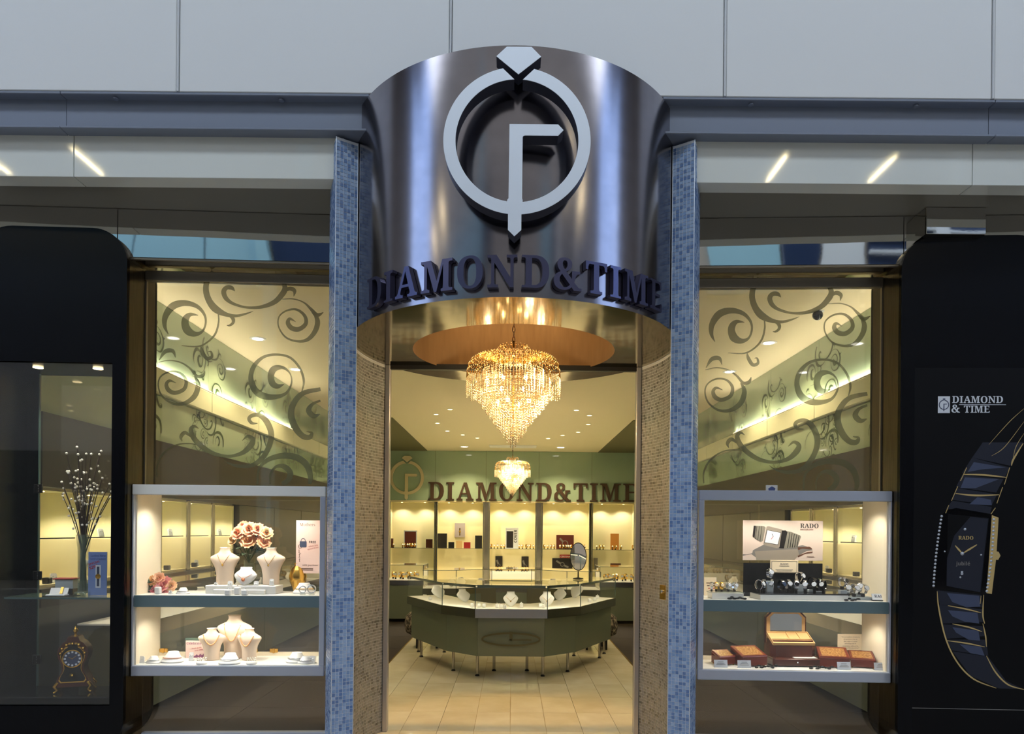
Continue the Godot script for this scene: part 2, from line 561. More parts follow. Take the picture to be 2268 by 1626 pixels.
func ring_wall(g: Geo, r: float, a0: float, a1: float, y0: float, y1: float, seg: int, inward: bool) -> void:
	for k in seg:
		var t0 := lerpf(a0, a1, float(k) / seg)
		var t1 := lerpf(a0, a1, float(k + 1) / seg)
		var p0 := Vector3(cos(t0) * r, 0, -sin(t0) * r)
		var p1 := Vector3(cos(t1) * r, 0, -sin(t1) * r)
		var i := g.vert(p0 + Vector3(0, y0, 0), p0 * (-1 if inward else 1)); g.vert(p1 + Vector3(0, y0, 0), p1 * (-1 if inward else 1))
		g.vert(p1 + Vector3(0, y1, 0), p1 * (-1 if inward else 1)); g.vert(p0 + Vector3(0, y1, 0), p0 * (-1 if inward else 1))
		if inward: g.ix.append_array([i, i + 1, i + 2, i, i + 2, i + 3])
		else: g.ix.append_array([i, i + 2, i + 1, i, i + 3, i + 2])

func annulus(g: Geo, r0: float, r1: float, y: float, seg: int, up: bool, shift := Vector3.ZERO) -> void:
	for k in seg:
		var t0 := TAU * k / seg
		var t1 := TAU * (k + 1) / seg
		var a := Vector3(cos(t0), 0, -sin(t0))
		var e := Vector3(cos(t1), 0, -sin(t1))
		var y3 := Vector3(0, y, 0)
		if up: g.quad(a * r1 + y3, e * r1 + y3, e * r0 + y3 + shift, a * r0 + y3 + shift)
		else: g.quad(a * r0 + y3 + shift, e * r0 + y3 + shift, e * r1 + y3, a * r1 + y3)

func logo_shapes(k: float) -> Array:
	# ring, hand and stone of the emblem: unit = 1 / k, ring centre at the origin
	var out := []
	var ring := PackedVector2Array()
	var g0 := deg_to_rad(90 + 11.5)
	var g1 := deg_to_rad(360 + 90 - 13.0)
	var n := 96
	for i in n + 1:
		var a := lerpf(g0, g1, float(i) / n)
		ring.append(Vector2(cos(a), sin(a)) * 428 * k)
	var h0 := deg_to_rad(90 + 3.0)
	var h1 := deg_to_rad(360 + 90 - 5.0)
	for i in n + 1:
		var a := lerpf(h1, h0, float(i) / n)
		ring.append(Vector2(cos(a), sin(a)) * 357 * k)
	out.append(ring)
	var hand := PackedVector2Array()
	for p in [[-44, 96], [239, 96], [270, 64], [239, 31], [45, 31], [36, 27], [33, 20], [33, -335], [36, -345], [36, -395], [30, -405], [30, -518], [-10, -555], [-48, -518], [-48, -405], [-54, -395], [-54, -345], [-46, -335]]:
		hand.append(Vector2(p[0], p[1]) * k)
	out.append(hand)
	var stone := PackedVector2Array()
	for p in [[-64, 545], [80, 545], [136, 489], [5, 385], [-124, 489]]: stone.append(Vector2(p[0], p[1]) * k)
	out.append(stone)
	return out

func build_drum() -> void:
	var c := Vector3(0, 0, -DC)
	var d := thing("entrance_drum", "curved brushed metal drum fascia over the shop entrance", "canopy", c)
	var g := Geo.new()
	ring_wall(g, 1.03, 0, TAU, SOFFIT, DRUM_TOP, 160, false)
	annulus(g, 0.0005, 1.03, DRUM_TOP, 96, true)
	part("cylinder", g, M.drum, d)
	g = Geo.new()
	var off := Vector3(0, 0, -0.09)
	annulus(g, 0.665, 1.03, SOFFIT, 128, false, off)
	part("soffit", g, M.gold_soffit, d).set_meta("label", "polished gold coloured ring soffit")
	g = Geo.new()
	g.xf = Transform3D(Basis(), off)
	ring_wall(g, 0.665, deg_to_rad(15), deg_to_rad(52), SOFFIT, 3.5, 32, true)
	part("dome_panel", g, M.maple, d)
	g = Geo.new(); g.xf = Transform3D(Basis(), off)
	ring_wall(g, 0.665, deg_to_rad(-125), deg_to_rad(15), SOFFIT, 3.5, 48, true)
	part("dome_panel", g, M.maple, d)
	g = Geo.new(); g.xf = Transform3D(Basis(), off)
	ring_wall(g, 0.665, deg_to_rad(128), deg_to_rad(235), SOFFIT, 3.5, 48, true)
	part("dome_panel", g, M.maple, d)
	g = Geo.new(); g.xf = Transform3D(Basis(), off)
	ring_wall(g, 0.72, deg_to_rad(40), deg_to_rad(140), SOFFIT, 3.5, 48, true)
	annulus(g, 0.0005, 0.74, 3.495, 48, false)
	part("dome_lining", g, M.maple, d)
	for q in [-0.19, 0.19]:
		var dl := part("dome_light", disc(0.018), M.warm_disc, d, Vector3(q, 3.488, -0.45))
		var o := SpotLight3D.new(); o.name = "light"
		dl.add_child(o)
		lamp(o, Vector3(0, -0.02, 0), Color(1.0, 0.8, 0.5), 3.0)
		o.rotation.x = -PI / 2
		o.spot_angle = 60
	part("door_track", bx(-0.9, 0.9, SOFFIT - 0.028, SOFFIT + 0.01, -0.5, -0.46), M.dark_metal, d)
	# emblem
	var lg := thing("emblem", "silver ring and clock hand emblem mounted on the metal drum", "emblem", Vector3(0.0065, 1.9015 + EYE, -3.42))
	var sh := logo_shapes(3.42 / F / 2.622)
	var nm := ["ring", "clock_hand", "diamond"]
	for k in 3:
		g = Geo.new()
		g.slab(sh[k], -0.085 + k * 0.0005, -0.003 + k * 0.0005)
		var bd := part(nm[k], g, M.return_dark, lg)
		g = Geo.new()
		g.slab(sh[k], -0.003 + k * 0.0005, k * 0.0005)
		part("face_plate", g, M.alu, bd)
	for p in [Vector2(-0.31, -0.1), Vector2(0.31, -0.1), Vector2(-0.18, -0.28), Vector2(0.18, -0.28), Vector2(0.01, 0.38), Vector2(-0.01, -0.42)]:
		g = Geo.new()
		var back := -(DC - sqrt(1.03 * 1.03 - p.x * p.x)) + 3.42 - 0.002
		g.tube([Vector3(p.x, p.y, -0.08), Vector3(p.x, p.y, back)], 0.008, 8)
		part("standoff", g, M.dark_metal, lg)
	# name in raised letters round the drum
	var sg := thing("sign_lettering", "raised dark serif letters DIAMOND&TIME round the foot of the drum", "sign", c)
	letters(sg, "DIAMOND&TIME", 0.143, 0.034, M.letter_dark, 1.032, deg_to_rad(-49.8), deg_to_rad(50.2), EYE + 1.217)

func disc(r: float) -> Geo:
	var g := Geo.new()
	g.lathe([Vector2(r * 0.98, -0.003), Vector2(r, 0.001), Vector2(0.0005, 0.001)], 16, 0, TAU, false)
	g.lathe([Vector2(0.0005, -0.003), Vector2(r * 0.98, -0.003)], 16)
	return g

func serif() -> Font:
	var f := SystemFont.new()
	f.font_names = PackedStringArray(["Droid Serif"])
	f.font_weight = 600
	return f

func text_mesh(t: String, cap: float, depth := 0.001, font: Font = null) -> TextMesh:
	var m := TextMesh.new()
	m.font = font if font else serif()
	m.text = t
	m.font_size = 64
	m.pixel_size = cap / (64 * 0.63)
	m.depth = depth
	m.curve_step = 1.5
	return m

func letters(parent: Node3D, t: String, cap: float, depth: float, m: Material, r: float, a0: float, a1: float, y: float) -> void:
	var ms := []
	var total := 0.0
	var squeeze := 0.88
	for ch in t:
		var tm := text_mesh(ch, cap, depth)
		tm.horizontal_alignment = HORIZONTAL_ALIGNMENT_CENTER
		tm.vertical_alignment = VERTICAL_ALIGNMENT_BOTTOM
		var w := tm.get_aabb().size.x * squeeze
		ms.append([tm, w])
		total += w
	var gap := ((a1 - a0) * r - total) / (t.length() - 1)
	var x := a0 * r
	for e in ms:
		var tm: TextMesh = e[0]
		var bb := tm.get_aabb()
		var a: float = (x + e[1] * 0.5) / r
		var o := part("letter", tm, m, parent, Vector3(sin(a) * (r + depth * 0.5), y - bb.position.y, cos(a) * (r + depth * 0.5)), Vector3(0, a, 0))
		o.translate_object_local(Vector3(-bb.get_center().x * squeeze, 0, 0))
		o.scale.x = squeeze
		x += e[1] + gap

# mosaic set on a wall line in plan: pts from one end to the other, outside on the right hand of travel
func mosaic(g: Geo, grid_x: Array, y0: float, y1: float, pitch: float, cols: Array) -> void:
	var rows := int((y1 - y0) / pitch)
	for k in grid_x.size() - 1:
		var p: Vector3 = grid_x[k]
		var q: Vector3 = grid_x[k + 1]
		var t := (q - p).normalized()
		var o := Vector3(t.z, 0, -t.x) * -1.0     # outwards
		var w := (q - p).length()
		var m := pitch * 0.085
		for r in rows:
			var pr := 0.0022 + rng.randf() * 0.0008
			g.col = cols[rng.randi() % cols.size()]
			var yb := y0 + r * pitch
			var a := p + t * m + Vector3(0, yb + m, 0)
			var e := p + t * (w - m) + Vector3(0, yb + m, 0)
			var up := Vector3(0, pitch - 2 * m, 0)
			var a1 := a + o * pr
			var e1 := e + o * pr
			g.quad(a1, e1, e1 + up, a1 + up)
			g.quad(a, e, e1, a1)
			g.quad(a1 + up, e1 + up, e + up, a + up)
			g.quad(a, a1, a1 + up, a + up)
			g.quad(e1, e, e + up, e1 + up)

func build_wings() -> void:
	var blue := []
	for k in 22:
		var f := rng.randf()
		var w := c8(124, 154, 198).lerp(c8(180, 200, 226), f)
		if k < 5: w = c8(100, 130, 178)
		blue.append(w.srgb_to_linear())
	var brown := []
	for k in 20:
		var w := c8(122, 118, 110).lerp(c8(154, 150, 140), rng.randf())
		if k < 2: w = c8(102, 98, 88)
		brown.append(w.srgb_to_linear())
	for s in [-1.0, 1.0]:
		var o := thing("mosaic_wing_wall", "curved wing wall in blue mosaic %s of the entrance" % ("left" if s < 0 else "right"), "pillar", Vector3(0, 0, -DC))
		# plan points relative to the centre of the drum, x mirrored by s
		var inner := []
		var outer := []
		var ab := []
		var top := 3.71
		for k in 53:
			var a := deg_to_rad(lerpf(-27.2, 27.5, k / 52.0))
			inner.append(Vector3(s * cos(a) * 1.035, 0, -sin(a) * 1.035))
		for k in 53:
			var a := deg_to_rad(lerpf(-28.0, 26.0, k / 52.0))
			outer.append(Vector3(s * cos(a) * 1.165, 0, -sin(a) * 1.165))
		for k in 7: ab.append(outer[0].lerp(inner[0], k / 6.0))
		# core
		var poly := PackedVector2Array()
		for p in inner: poly.append(Vector2(p.x, -p.z))
		var rev := outer.duplicate(); rev.reverse()
		for p in rev: poly.append(Vector2(p.x, -p.z))
		var g := Geo.new()
		g.xf = Transform3D(Basis(Vector3.RIGHT, -PI / 2), Vector3.ZERO)
		g.slab(poly, 0.0, top)
		part("core", g, M.grout_blue, o)
		g = Geo.new(); g.tinted = true
		var f := ab.duplicate(); var ou := outer.duplicate(); var inn := inner.duplicate()
		if s < 0: ou.reverse()
		else: f.reverse()
		if s < 0: pass
		else: inn.reverse()
		# walk so that the outside is on the right
		mosaic(g, f, 0.0, top, 0.0203, blue)
		mosaic(g, ou, 0.0, top, 0.0203, blue)
		var st := part("tile", g, M.tile_blue, o)
		st.set_meta("kind", "stuff"); st.set_meta("label", "small blue mosaic tiles")
		g = Geo.new(); g.tinted = true
		mosaic(g, inn, 0.0, SOFFIT, 0.0203, brown)
		st = part("tile", g, M.tile_brown, o)
		st.set_meta("kind", "stuff"); st.set_meta("label", "small taupe mosaic tiles")
		g = Geo.new()
		for k in inner.size() - 1:
			var p: Vector3 = inner[k] * 0.9995
			var q: Vector3 = inner[k + 1] * 0.9995
			if s < 0:
				var sw := p; p = q; q = sw
			g.quad(p, q, q + Vector3(0, SOFFIT, 0), p + Vector3(0, SOFFIT, 0))
		part("inner_grout", g, M.grout_grey, o)
		for e in [outer[0], inner[0]]:
			var tr := Geo.new()
			tr.tube([e + Vector3(0, 0, 0.002), e + Vector3(0, top, 0.002)], 0.003, 6)
			part("edge_trim", tr, M.alu, o)
		if s > 0:
			var pl := thing("switch_plate", "brass door switch plate on the taupe mosaic wall", "switch", at(1468, 1312, 4.42), deg_to_rad(-68))
			part("plate", bx(-0.03, 0.03, -0.045, 0.045, -0.004, 0.004, 0.002), M.gold, pl)
			var kb := Geo.new()
			kb.lathe([Vector2(0.012, 0), Vector2(0.012, 0.01), Vector2(0.008, 0.013), Vector2(0.0005, 0.013)], 16)
			part("button", kb, M.chrome, pl, Vector3(0, 0.005, 0.003), Vector3(PI / 2, 0, 0))
		struct("trim_jamb", bx(s * 0.885, s * 0.921, 0, SOFFIT, -5.09, -5.03, 0.004), M.jamb)

# ------------------------------------------------------------------ the shop behind the windows
func spot(parent: Node3D, at_: Vector3, energy: float, angle := 55.0, col := Color(1.0, 0.83, 0.55), dir := Vector3(0, -1, 0)) -> void:
	var o := SpotLight3D.new()
	o.name = "light"
	parent.add_child(o, true)
	lamp(o, at_, col, energy, 0.03)
	o.spot_angle = angle
	o.spot_angle_attenuation = 0.6
	var up := Vector3.UP if absf(dir.y) < 0.9 else Vector3.FORWARD
	o.basis = Basis.looking_at(dir, up)

func downlight(p: Vector3, r: float, label: String, energy: float, big := false, group := "small ceiling downlights") -> void:
	var o := thing("downlight", label, "downlight", p, 0.0, group)
	var g := Geo.new()
	g.lathe([Vector2(r * 0.8, 0.0), Vector2(r * 0.8, -0.006), Vector2(r * 1.15, -0.006), Vector2(r * 1.2, 0.0)], 20, 0, TAU, false)
	part("trim_ring", g, M.white, o)
	part("lens", disc(r * 0.8), M.cool_disc if big else M.warm_disc, o, Vector3(0, -0.003, 0))
	spot(o, Vector3(0, -0.03, 0), energy, 62.0, Color(1.0, 0.9, 0.7) if big else WARM)

func build_shell() -> void:
	# floor: cream tiles down the middle, carpet beside them
	var fl := struct("floor", bx(-XW - 0.5, XW + 0.5, -0.12, -0.012, -DB - 0.5, -4.0), M.floor_joint)
	var tw := 0.264
	var td := 0.53
	for i in 10:
		for j in 29:
			var d0 := 4.02 + j * td
			part("tile", bx(-1.32 + i * tw + 0.0015, -1.32 + (i + 1) * tw - 0.0015, -0.012, 0.0, -d0 - td + 0.0015, -d0 - 0.0015), M["floor_tile%d" % ((i * 7 + j * 5) % 3)], fl)
	var cp := struct("floor_carpet")
	for s in [-1.0, 1.0]:
		part("edge_strip", bx(s * 1.32, s * 1.335, -0.012, 0.003, -19, -5.05), M.gold, cp)
		for i in 3:
			for j in 15:
				var d0 := 4.74 + j * 0.96
				part("carpet_tile", bx(s * (1.336 + i * 0.8), s * (1.336 + (i + 1) * 0.8 - 0.004), -0.012, 0.002, -d0 - 0.956, -d0), M.carpet, cp)
		part("threshold", bx(s * 1.336, s * 3.9, -0.012, 0.0, -4.74, -4.02), M.mall_floor, cp)
	struct("ceiling", bx(-XW - 0.6, XW + 0.6, CEIL, CEIL + 0.3, -DB - 0.5, -5.63), M.ceiling_paint)
	for s in [-1.0, 1.0]:
		struct("ceiling_side", bx(s * 1.06, s * (XW + 0.6), CEIL, CEIL + 0.3, -5.63, -4.8), M.ceiling_paint)
		struct("ceiling_shade_panel", bx(s * 2.32, s * (XW + 0.4), CEIL - 0.012, CEIL + 0.001, -DB - 0.1, -13.5), M.olive)  # olive panel puts the shade of the rear ceiling corner into colour
		# side wall: green glass panels over a lit ledge, a dark header, show niches below
		var w := struct("wall_left" if s < 0 else "wall_right", bx(s * (XW + 0.36), s * (XW + 0.6), 0, CEIL, -DB - 0.5, -4.5), M.cream)
		part("upper_wall", bx(s * XW, s * (XW + 0.4), 2.26, CEIL, -13.5, -4.92), M.olive, w)
		var dd := 4.9
		while dd < 13.4:
			part("glass_panel", bx(s * (XW - 0.014), s * (XW - 0.001), 2.955, CEIL - 0.002, -dd - 1.436, -dd, 0.002), M.green_glass, w)
			part("glass_panel", bx(s * (XW - 0.014), s * (XW - 0.001), 2.27, 2.715, -dd - 1.436, -dd, 0.002), M.green_glass, w)
			part("ledge", bx(s * (XW - 0.06), s * (XW + 0.05), 2.72, 2.95, -dd - 1.438, -dd, 0.01), M.ledge_paint, w)
			dd += 1.44
		part("header", bx(s * (XW - 0.1), s * (XW + 0.4), 1.735, 2.262, -13.5, -4.92), M.header_brown, w)
		part("plinth", bx(s * (XW - 0.02), s * (XW + 0.4), 0, 0.88, -13.5, -4.92), M.dark_olive, w)
		for q in 4: part("dark_panel", bx(s * (XW - 0.09), s * (XW + 0.4), 1.01, 1.735, -8.51 - q * 1.25 - 1.24, -8.51 - q * 1.25, 0.004), M.dark_olive, w)
		part("drawer_rail", bx(s * (XW - 0.1), s * (XW + 0.4), 0.88, 1.01, -13.5, -4.92), M.header_brown, w)
		# unseen strip lamps, placed on the ledge to brighten the green wall
		for q in 4:
			var cl := thing("unseen_strip_lamp", "unseen slim strip lamp on the ledge of the %s wall, %s from the window" % ["left" if s < 0 else "right", ORD[q]], "lamp", Vector3(s * (XW - 0.04), 2.951, -5.7 - q * 1.44))
			part("housing", bx(-0.014, 0.014, 0, 0.012, -0.66, 0.66, 0.002), M.white, cl)
			part("unseen_lamp_strip", bx(-0.009, 0.009, 0.012, 0.016, -0.65, 0.65), M.warm_disc, cl)
			var al := AreaLight3D.new()
			al.name = "light"
			cl.add_child(al)
			lamp(al, Vector3(0, 0.02, 0), WARM, COVE_E)
			al.area_size = Vector2(0.02, 1.3)
			al.area_range = 30.0
			al.rotation.x = PI / 2
		part("inner_wall", bx(s * XW, s * (XW + 0.4), 0, CEIL, -DB, -13.5), M.green_glass, w)
		part("return", bx(s * (XW + 0.03), s * (XW + 0.4), 0, CEIL, -4.9, -4.5), M.olive, w)
	# back wall
	var bw := struct("wall_back", bx(-XW - 0.6, XW + 0.6, 0, CEIL, -DB - 0.9, -DB - 0.5), M.cream)
	part("upper_wall", bx(-XW, XW, 2.24, CEIL, -DB - 0.5, -DB), M.olive, bw)
	var e := [-3.4, -2.1, -0.72, 0.72, 2.16, 3.4]
	for k in 5:
		part("glass_panel", bx(e[k] + 0.003, e[k + 1] - 0.003, 2.252, CEIL - 0.003, -DB, -DB + 0.014, 0.002), M.green_glass, bw)
	part("plinth", bx(-XW, XW, 0, 0.1, -DB - 0.5, -DB + 0.02), M.olive, bw)
	part("rail", bx(-XW, XW, 2.215, 2.25, -DB - 0.05, -DB + 0.03, 0.005), M.beige_metal, bw)

const ORD := ["first", "second", "third", "fourth", "fifth", "sixth", "seventh", "eighth", "ninth", "tenth", "eleventh", "twelfth", "thirteenth", "fourteenth"]

# a lit show niche: opening along x, depth towards -z
func make_niche(w: float, h: float, dep: float, shelf_y: float, lights: int, e: float, label: String) -> Node3D:
	var o := thing("wall_showcase", label, "showcase")
	part("back_panel", bx(-w / 2, w / 2, 0, h, -dep, -dep + 0.02), M.cream, o)
	part("floor_panel", bx(-w / 2, w / 2, 0, 0.02, -dep, 0), M.cream, o)
	part("top_panel", bx(-w / 2, w / 2, h - 0.02, h, -dep, 0), M.cream, o)
	part("shelf", bx(-w / 2 + 0.03, w / 2 - 0.03, shelf_y - 0.008, shelf_y, -dep + 0.02, -0.03), M.shelf_glass, o)
	part("shelf_edge", bx(-w / 2 + 0.03, w / 2 - 0.03, shelf_y - 0.009, shelf_y, -0.03, -0.026), M.dark_metal, o)
	for s in [-1.0, 1.0]:
		part("side_panel", bx(s * (w / 2 - 0.012), s * w / 2, 0, h, -dep, 0), M.cream, o)
		part("post", bx(s * (w / 2 - 0.035), s * w / 2, 0, h, 0, 0.02, 0.004), M.steel, o)
	for k in lights:
		var x := (float(k) + 0.5) / lights * w - w / 2
		var l := part("spot_lamp", disc(0.025), M.warm_disc, o, Vector3(x, h - 0.022, -dep * 0.35))  # unseen lamp, placed to light the niche
		spot(l, Vector3(0, -0.02, 0), e, 64.0, WARM)
	return o

func build_niches() -> void:
	var first: Node3D = null
	for s in [-1.0, 1.0]:
		for k in 6:
			var d := 5.2 + 0.6 * k
			var lab := "lit cream niche in the %s wall, %s from the window" % ["left" if s < 0 else "right", ORD[k]]
			if first == null:
				first = make_niche(0.596, 0.725, 0.34, 0.36, 1, 0.45, lab)
			var o: Node3D = first if (s < 0 and k == 0) else copy(first, Vector3.ZERO, 0.0, lab)
			o.position = Vector3(s * (XW - 0.02), 1.01, -d)
			o.rotation.y = PI / 2 if s < 0 else -PI / 2
			o.set_meta("group", "side wall niches")
	# back wall: five wide bays
	var px := [[862, 964], [966, 1072], [1082, 1188], [1199, 1307], [1310, 1406]]
	var names := ["far left", "second", "middle", "fourth", "far right"]
	for k in 5:
		var x0: float = at(px[k][0], 1200, DB).x
		var x1: float = at(px[k][1], 1200, DB).x
		var o := make_niche(x1 - x0, 2.12, 0.45, 0.955 - 0.1, 2, 0.6, "tall lit back wall bay of cream panels with a glass shelf, %s bay" % names[k])
		o.position = Vector3((x0 + x1) / 2, 0.1, -DB)
		o.set_meta("group", "back wall bays")
	for k in [1077, 1193]:
		var x: float = at(k, 1200, DB).x
		part("steel_post", bx(-0.065, 0.065, 0, 2.115, -0.03, 0.06, 0.01), M.steel, find_child("wall_back", false, false), Vector3(x, 0.1, -DB))

func build_lights() -> void:
	var pts := [[997, 906.5], [966, 917.6], [968.8, 937], [990.7, 954.5], [1025, 963], [1057, 970], [1276.5, 908.3], [1305.6, 920], [1303, 939.7], [1280.5, 957], [1246, 964], [1214, 971]]
	var nm := ["first", "second", "third", "fourth", "fifth", "sixth"]
	for k in pts.size():
		downlight(at_height(pts[k][0], pts[k][1], CEIL), 0.05, "small round ceiling downlight, %s from the front in the arc %s of the chandeliers" % [nm[k % 6], "left" if k < 6 else "right"], DOWN_E)
	for p in [[1028.5, 989.5, "left"], [1242, 991, "right"]]:
		downlight(at_height(p[0], p[1], CEIL), 0.11, "large round ceiling downlight near the back wall, %s of the pair" % p[2], DOWN_E * 1.4, true, "large ceiling downlights")
	for p in [[571, 750, "front one seen through the left window"], [655, 818, "rear one seen through the left window"], [1703, 759, "front one seen through the right window"], [1616, 823, "rear one seen through the right window"]]:
		downlight(at_height(p[0], p[1], CEIL), 0.075, "large round ceiling downlight, %s" % p[2], DOWN_E * 0.6, true, "large ceiling downlights")
	var vent := thing("ceiling_vent", "slotted air grille in the ceiling before the back wall", "vent", Vector3(at_height(1136, 996, CEIL).x, CEIL - 0.01, -17.9))
	for k in 5: part("slat", bx(-0.6, 0.6, -0.012, 0.008, -0.2 + k * 0.1, -0.15 + k * 0.1, 0.004), M.white, vent)
	for s in [-1.0, 1.0]:
		var sp := thing("sprinkler", "small chrome ceiling sprinkler seen at the top of the %s window" % ("left" if s < 0 else "right"), "sprinkler", at_height(572 if s < 0 else 1709, 618 if s < 0 else 623, CEIL))
		var g := Geo.new()
		g.lathe([Vector2(0.045, -0.008), Vector2(0.05, 0.0)], 16)
		g.lathe([Vector2(0.0005, -0.05), Vector2(0.03, -0.05), Vector2(0.008, -0.044), Vector2(0.01, -0.008), Vector2(0.045, -0.008)], 16, 0, TAU, false)
		part("body", g, M.chrome, sp)
	var cd := thing("dome_camera", "black dome security camera under the ceiling behind the right window", "camera", at_height(1811, 690, CEIL))
	var cg := Geo.new()
	cg.ball(Vector3(0, -0.035, 0), Vector3(0.05, 0.05, 0.05), 16, 8)
	part("dome", cg, M.black_gloss, cd)
	part("base", disc(0.06), M.white, cd, Vector3(0, -0.001, 0))

# ------------------------------------------------------------------ windows
func spline(cp: Array) -> Array:
	var pts := []
	var wid := []
	var n := cp.size()
	for i in n - 1:
		var a: Array = cp[maxi(i - 1, 0)]
		var p: Array = cp[i]
		var q: Array = cp[i + 1]
		var e: Array = cp[mini(i + 2, n - 1)]
		for k in 6:
			var t := k / 6.0
			pts.append(Vector2(p[0], p[1]).cubic_interpolate(Vector2(q[0], q[1]), Vector2(a[0], a[1]), Vector2(e[0], e[1]), t))
			wid.append(maxf(1.0, cubic_interpolate(p[2], q[2], a[2], e[2], t)))
	pts.append(Vector2(cp[n - 1][0], cp[n - 1][1])); wid.append(float(cp[n - 1][2]))
	return [pts, wid]

func scroll_strokes() -> Array:
	return [
		[[600, 135, 30], [560, 200, 36], [552, 270, 40], [575, 340, 44], [620, 395, 50], [690, 430, 30], [760, 438, 20], [830, 420, 12], [875, 402, 2]],
		[[700, 435, 6], [735, 455, 24], [738, 485, 20], [715, 505, 14], [695, 505, 3]],
		[[748, 268, 4], [725, 245, 28], [690, 245, 30], [672, 275, 34], [690, 320, 30], [740, 355, 20], [830, 378, 16], [930, 372, 24], [1020, 335, 34], [1075, 275, 40], [1090, 235, 36], [1075, 200, 26], [1045, 190, 4]],
		[[1080, 270, 6], [1120, 240, 28], [1155, 255, 26], [1150, 295, 3]],
		[[635, 415, 8], [640, 480, 12], [620, 560, 14], [570, 620, 12], [500, 655, 10], [390, 652, 4]],
		[[520, 650, 4], [530, 690, 24], [560, 735, 24], [595, 725, 20], [590, 690, 12], [570, 690, 3]],
		[[300, 575, 4], [275, 520, 26], [280, 450, 40], [330, 380, 50], [410, 358, 40], [490, 378, 28], [540, 430, 18], [552, 490, 14], [530, 550, 16], [480, 570, 36], [432, 548, 56], [412, 500, 50], [420, 460, 44], [450, 435, 26], [500, 440, 4]],
		[[1355, 400, 4], [1310, 420, 30], [1270, 380, 20], [1220, 335, 10], [1150, 312, 8], [1070, 315, 4]],
		[[1285, 395, 10], [1315, 460, 34], [1300, 530, 34], [1250, 590, 26], [1180, 605, 16], [1100, 580, 12], [1050, 510, 10], [1050, 440, 10], [1100, 395, 12], [1170, 385, 16], [1225, 425, 22], [1235, 480, 28], [1190, 520, 32], [1140, 515, 34], [1112, 480, 30], [1125, 450, 20], [1165, 470, 3]],
		[[550, 820, 4], [535, 855, 24], [495, 860, 20], [450, 810, 14], [390, 770, 10], [310, 755, 8], [235, 770, 4]],
		[[480, 860, 10], [505, 920, 32], [480, 1000, 36], [410, 1050, 26], [330, 1050, 16], [260, 1000, 12], [235, 930, 10], [250, 870, 10], [310, 833, 12], [380, 840, 14], [422, 890, 22], [410, 950, 26], [350, 978, 28], [305, 960, 30], [290, 920, 24], [312, 895, 18], [355, 910, 3]],
		[[240, 755, 4], [280, 695, 28], [330, 690, 26], [350, 735, 3]],
		[[1210, 960, 6], [1225, 880, 16], [1195, 790, 16], [1130, 720, 16], [1040, 700, 16], [950, 718, 20], [885, 780, 30], [862, 860, 34], [885, 940, 44], [940, 985, 46], [1020, 995, 36], [1100, 970, 20], [1140, 900, 12], [1130, 830, 10], [1080, 790, 22], [1020, 800, 44], [998, 850, 44], [1010, 900, 44], [1045, 920, 34], [1090, 905, 4]],
		[[1340, 935, 26], [1220, 965, 34], [1155, 1040, 40], [1140, 1120, 46], [1170, 1205, 46], [1220, 1262, 40], [1268, 1270, 34], [1282, 1240, 20], [1245, 1230, 4]],
		[[1340, 1015, 14], [1285, 1040, 22], [1260, 1085, 38], [1295, 1122, 34], [1338, 1108, 6]],
		[[510, 1222, 4], [480, 1207, 20], [458, 1232, 30], [480, 1290, 36], [540, 1350, 34], [620, 1395, 28], [720, 1410, 20], [810, 1385, 30], [868, 1330, 40], [878, 1290, 30], [845, 1270, 20], [808, 1300, 3]],
		[[465, 1285, 6], [420, 1252, 26], [392, 1280, 24], [400, 1312, 3]],
		[[912, 1180, 3], [872, 1178, 20], [852, 1150, 24], [872, 1127, 26], [920, 1122, 30], [972, 1165, 40], [1005, 1250, 40], [990, 1340, 36], [938, 1428, 36], [870, 1472, 28], [790, 1478, 24], [720, 1460, 12], [680, 1432, 2]],
		[[915, 1600, 12], [922, 1500, 16], [982, 1432, 30], [1080, 1402, 40], [1180, 1412, 44], [1248, 1462, 44], [1276, 1540, 36], [1270, 1596, 24]],
		[[1000, 1598, 8], [1002, 1530, 12], [1042, 1478, 20], [1098, 1478, 36], [1138, 1522, 40], [1120, 1575, 36], [1080, 1596, 26]],
		[[232, 1560, 8], [232, 1480, 12], [272, 1400, 14], [350, 1342, 10], [430, 1326, 8], [520, 1335, 4]],
	]

func scroll_mesh(k: float, z: float, xmin := -9999.0, xmax := 9999.0) -> Geo:
	var g := Geo.new()
	for st in scroll_strokes():
		var s := spline(st)
		var pts := []
		var wid := []
		for i in s[0].size():
			var p := Vector2((s[0][i].x - 700) * k, -(s[0][i].y - 800) * k)
			if p.x < xmin or p.x > xmax: continue
			pts.append(p); wid.append(s[1][i] * k)
		if pts.size() > 1: g.ribbon(pts, wid, z)
	return g

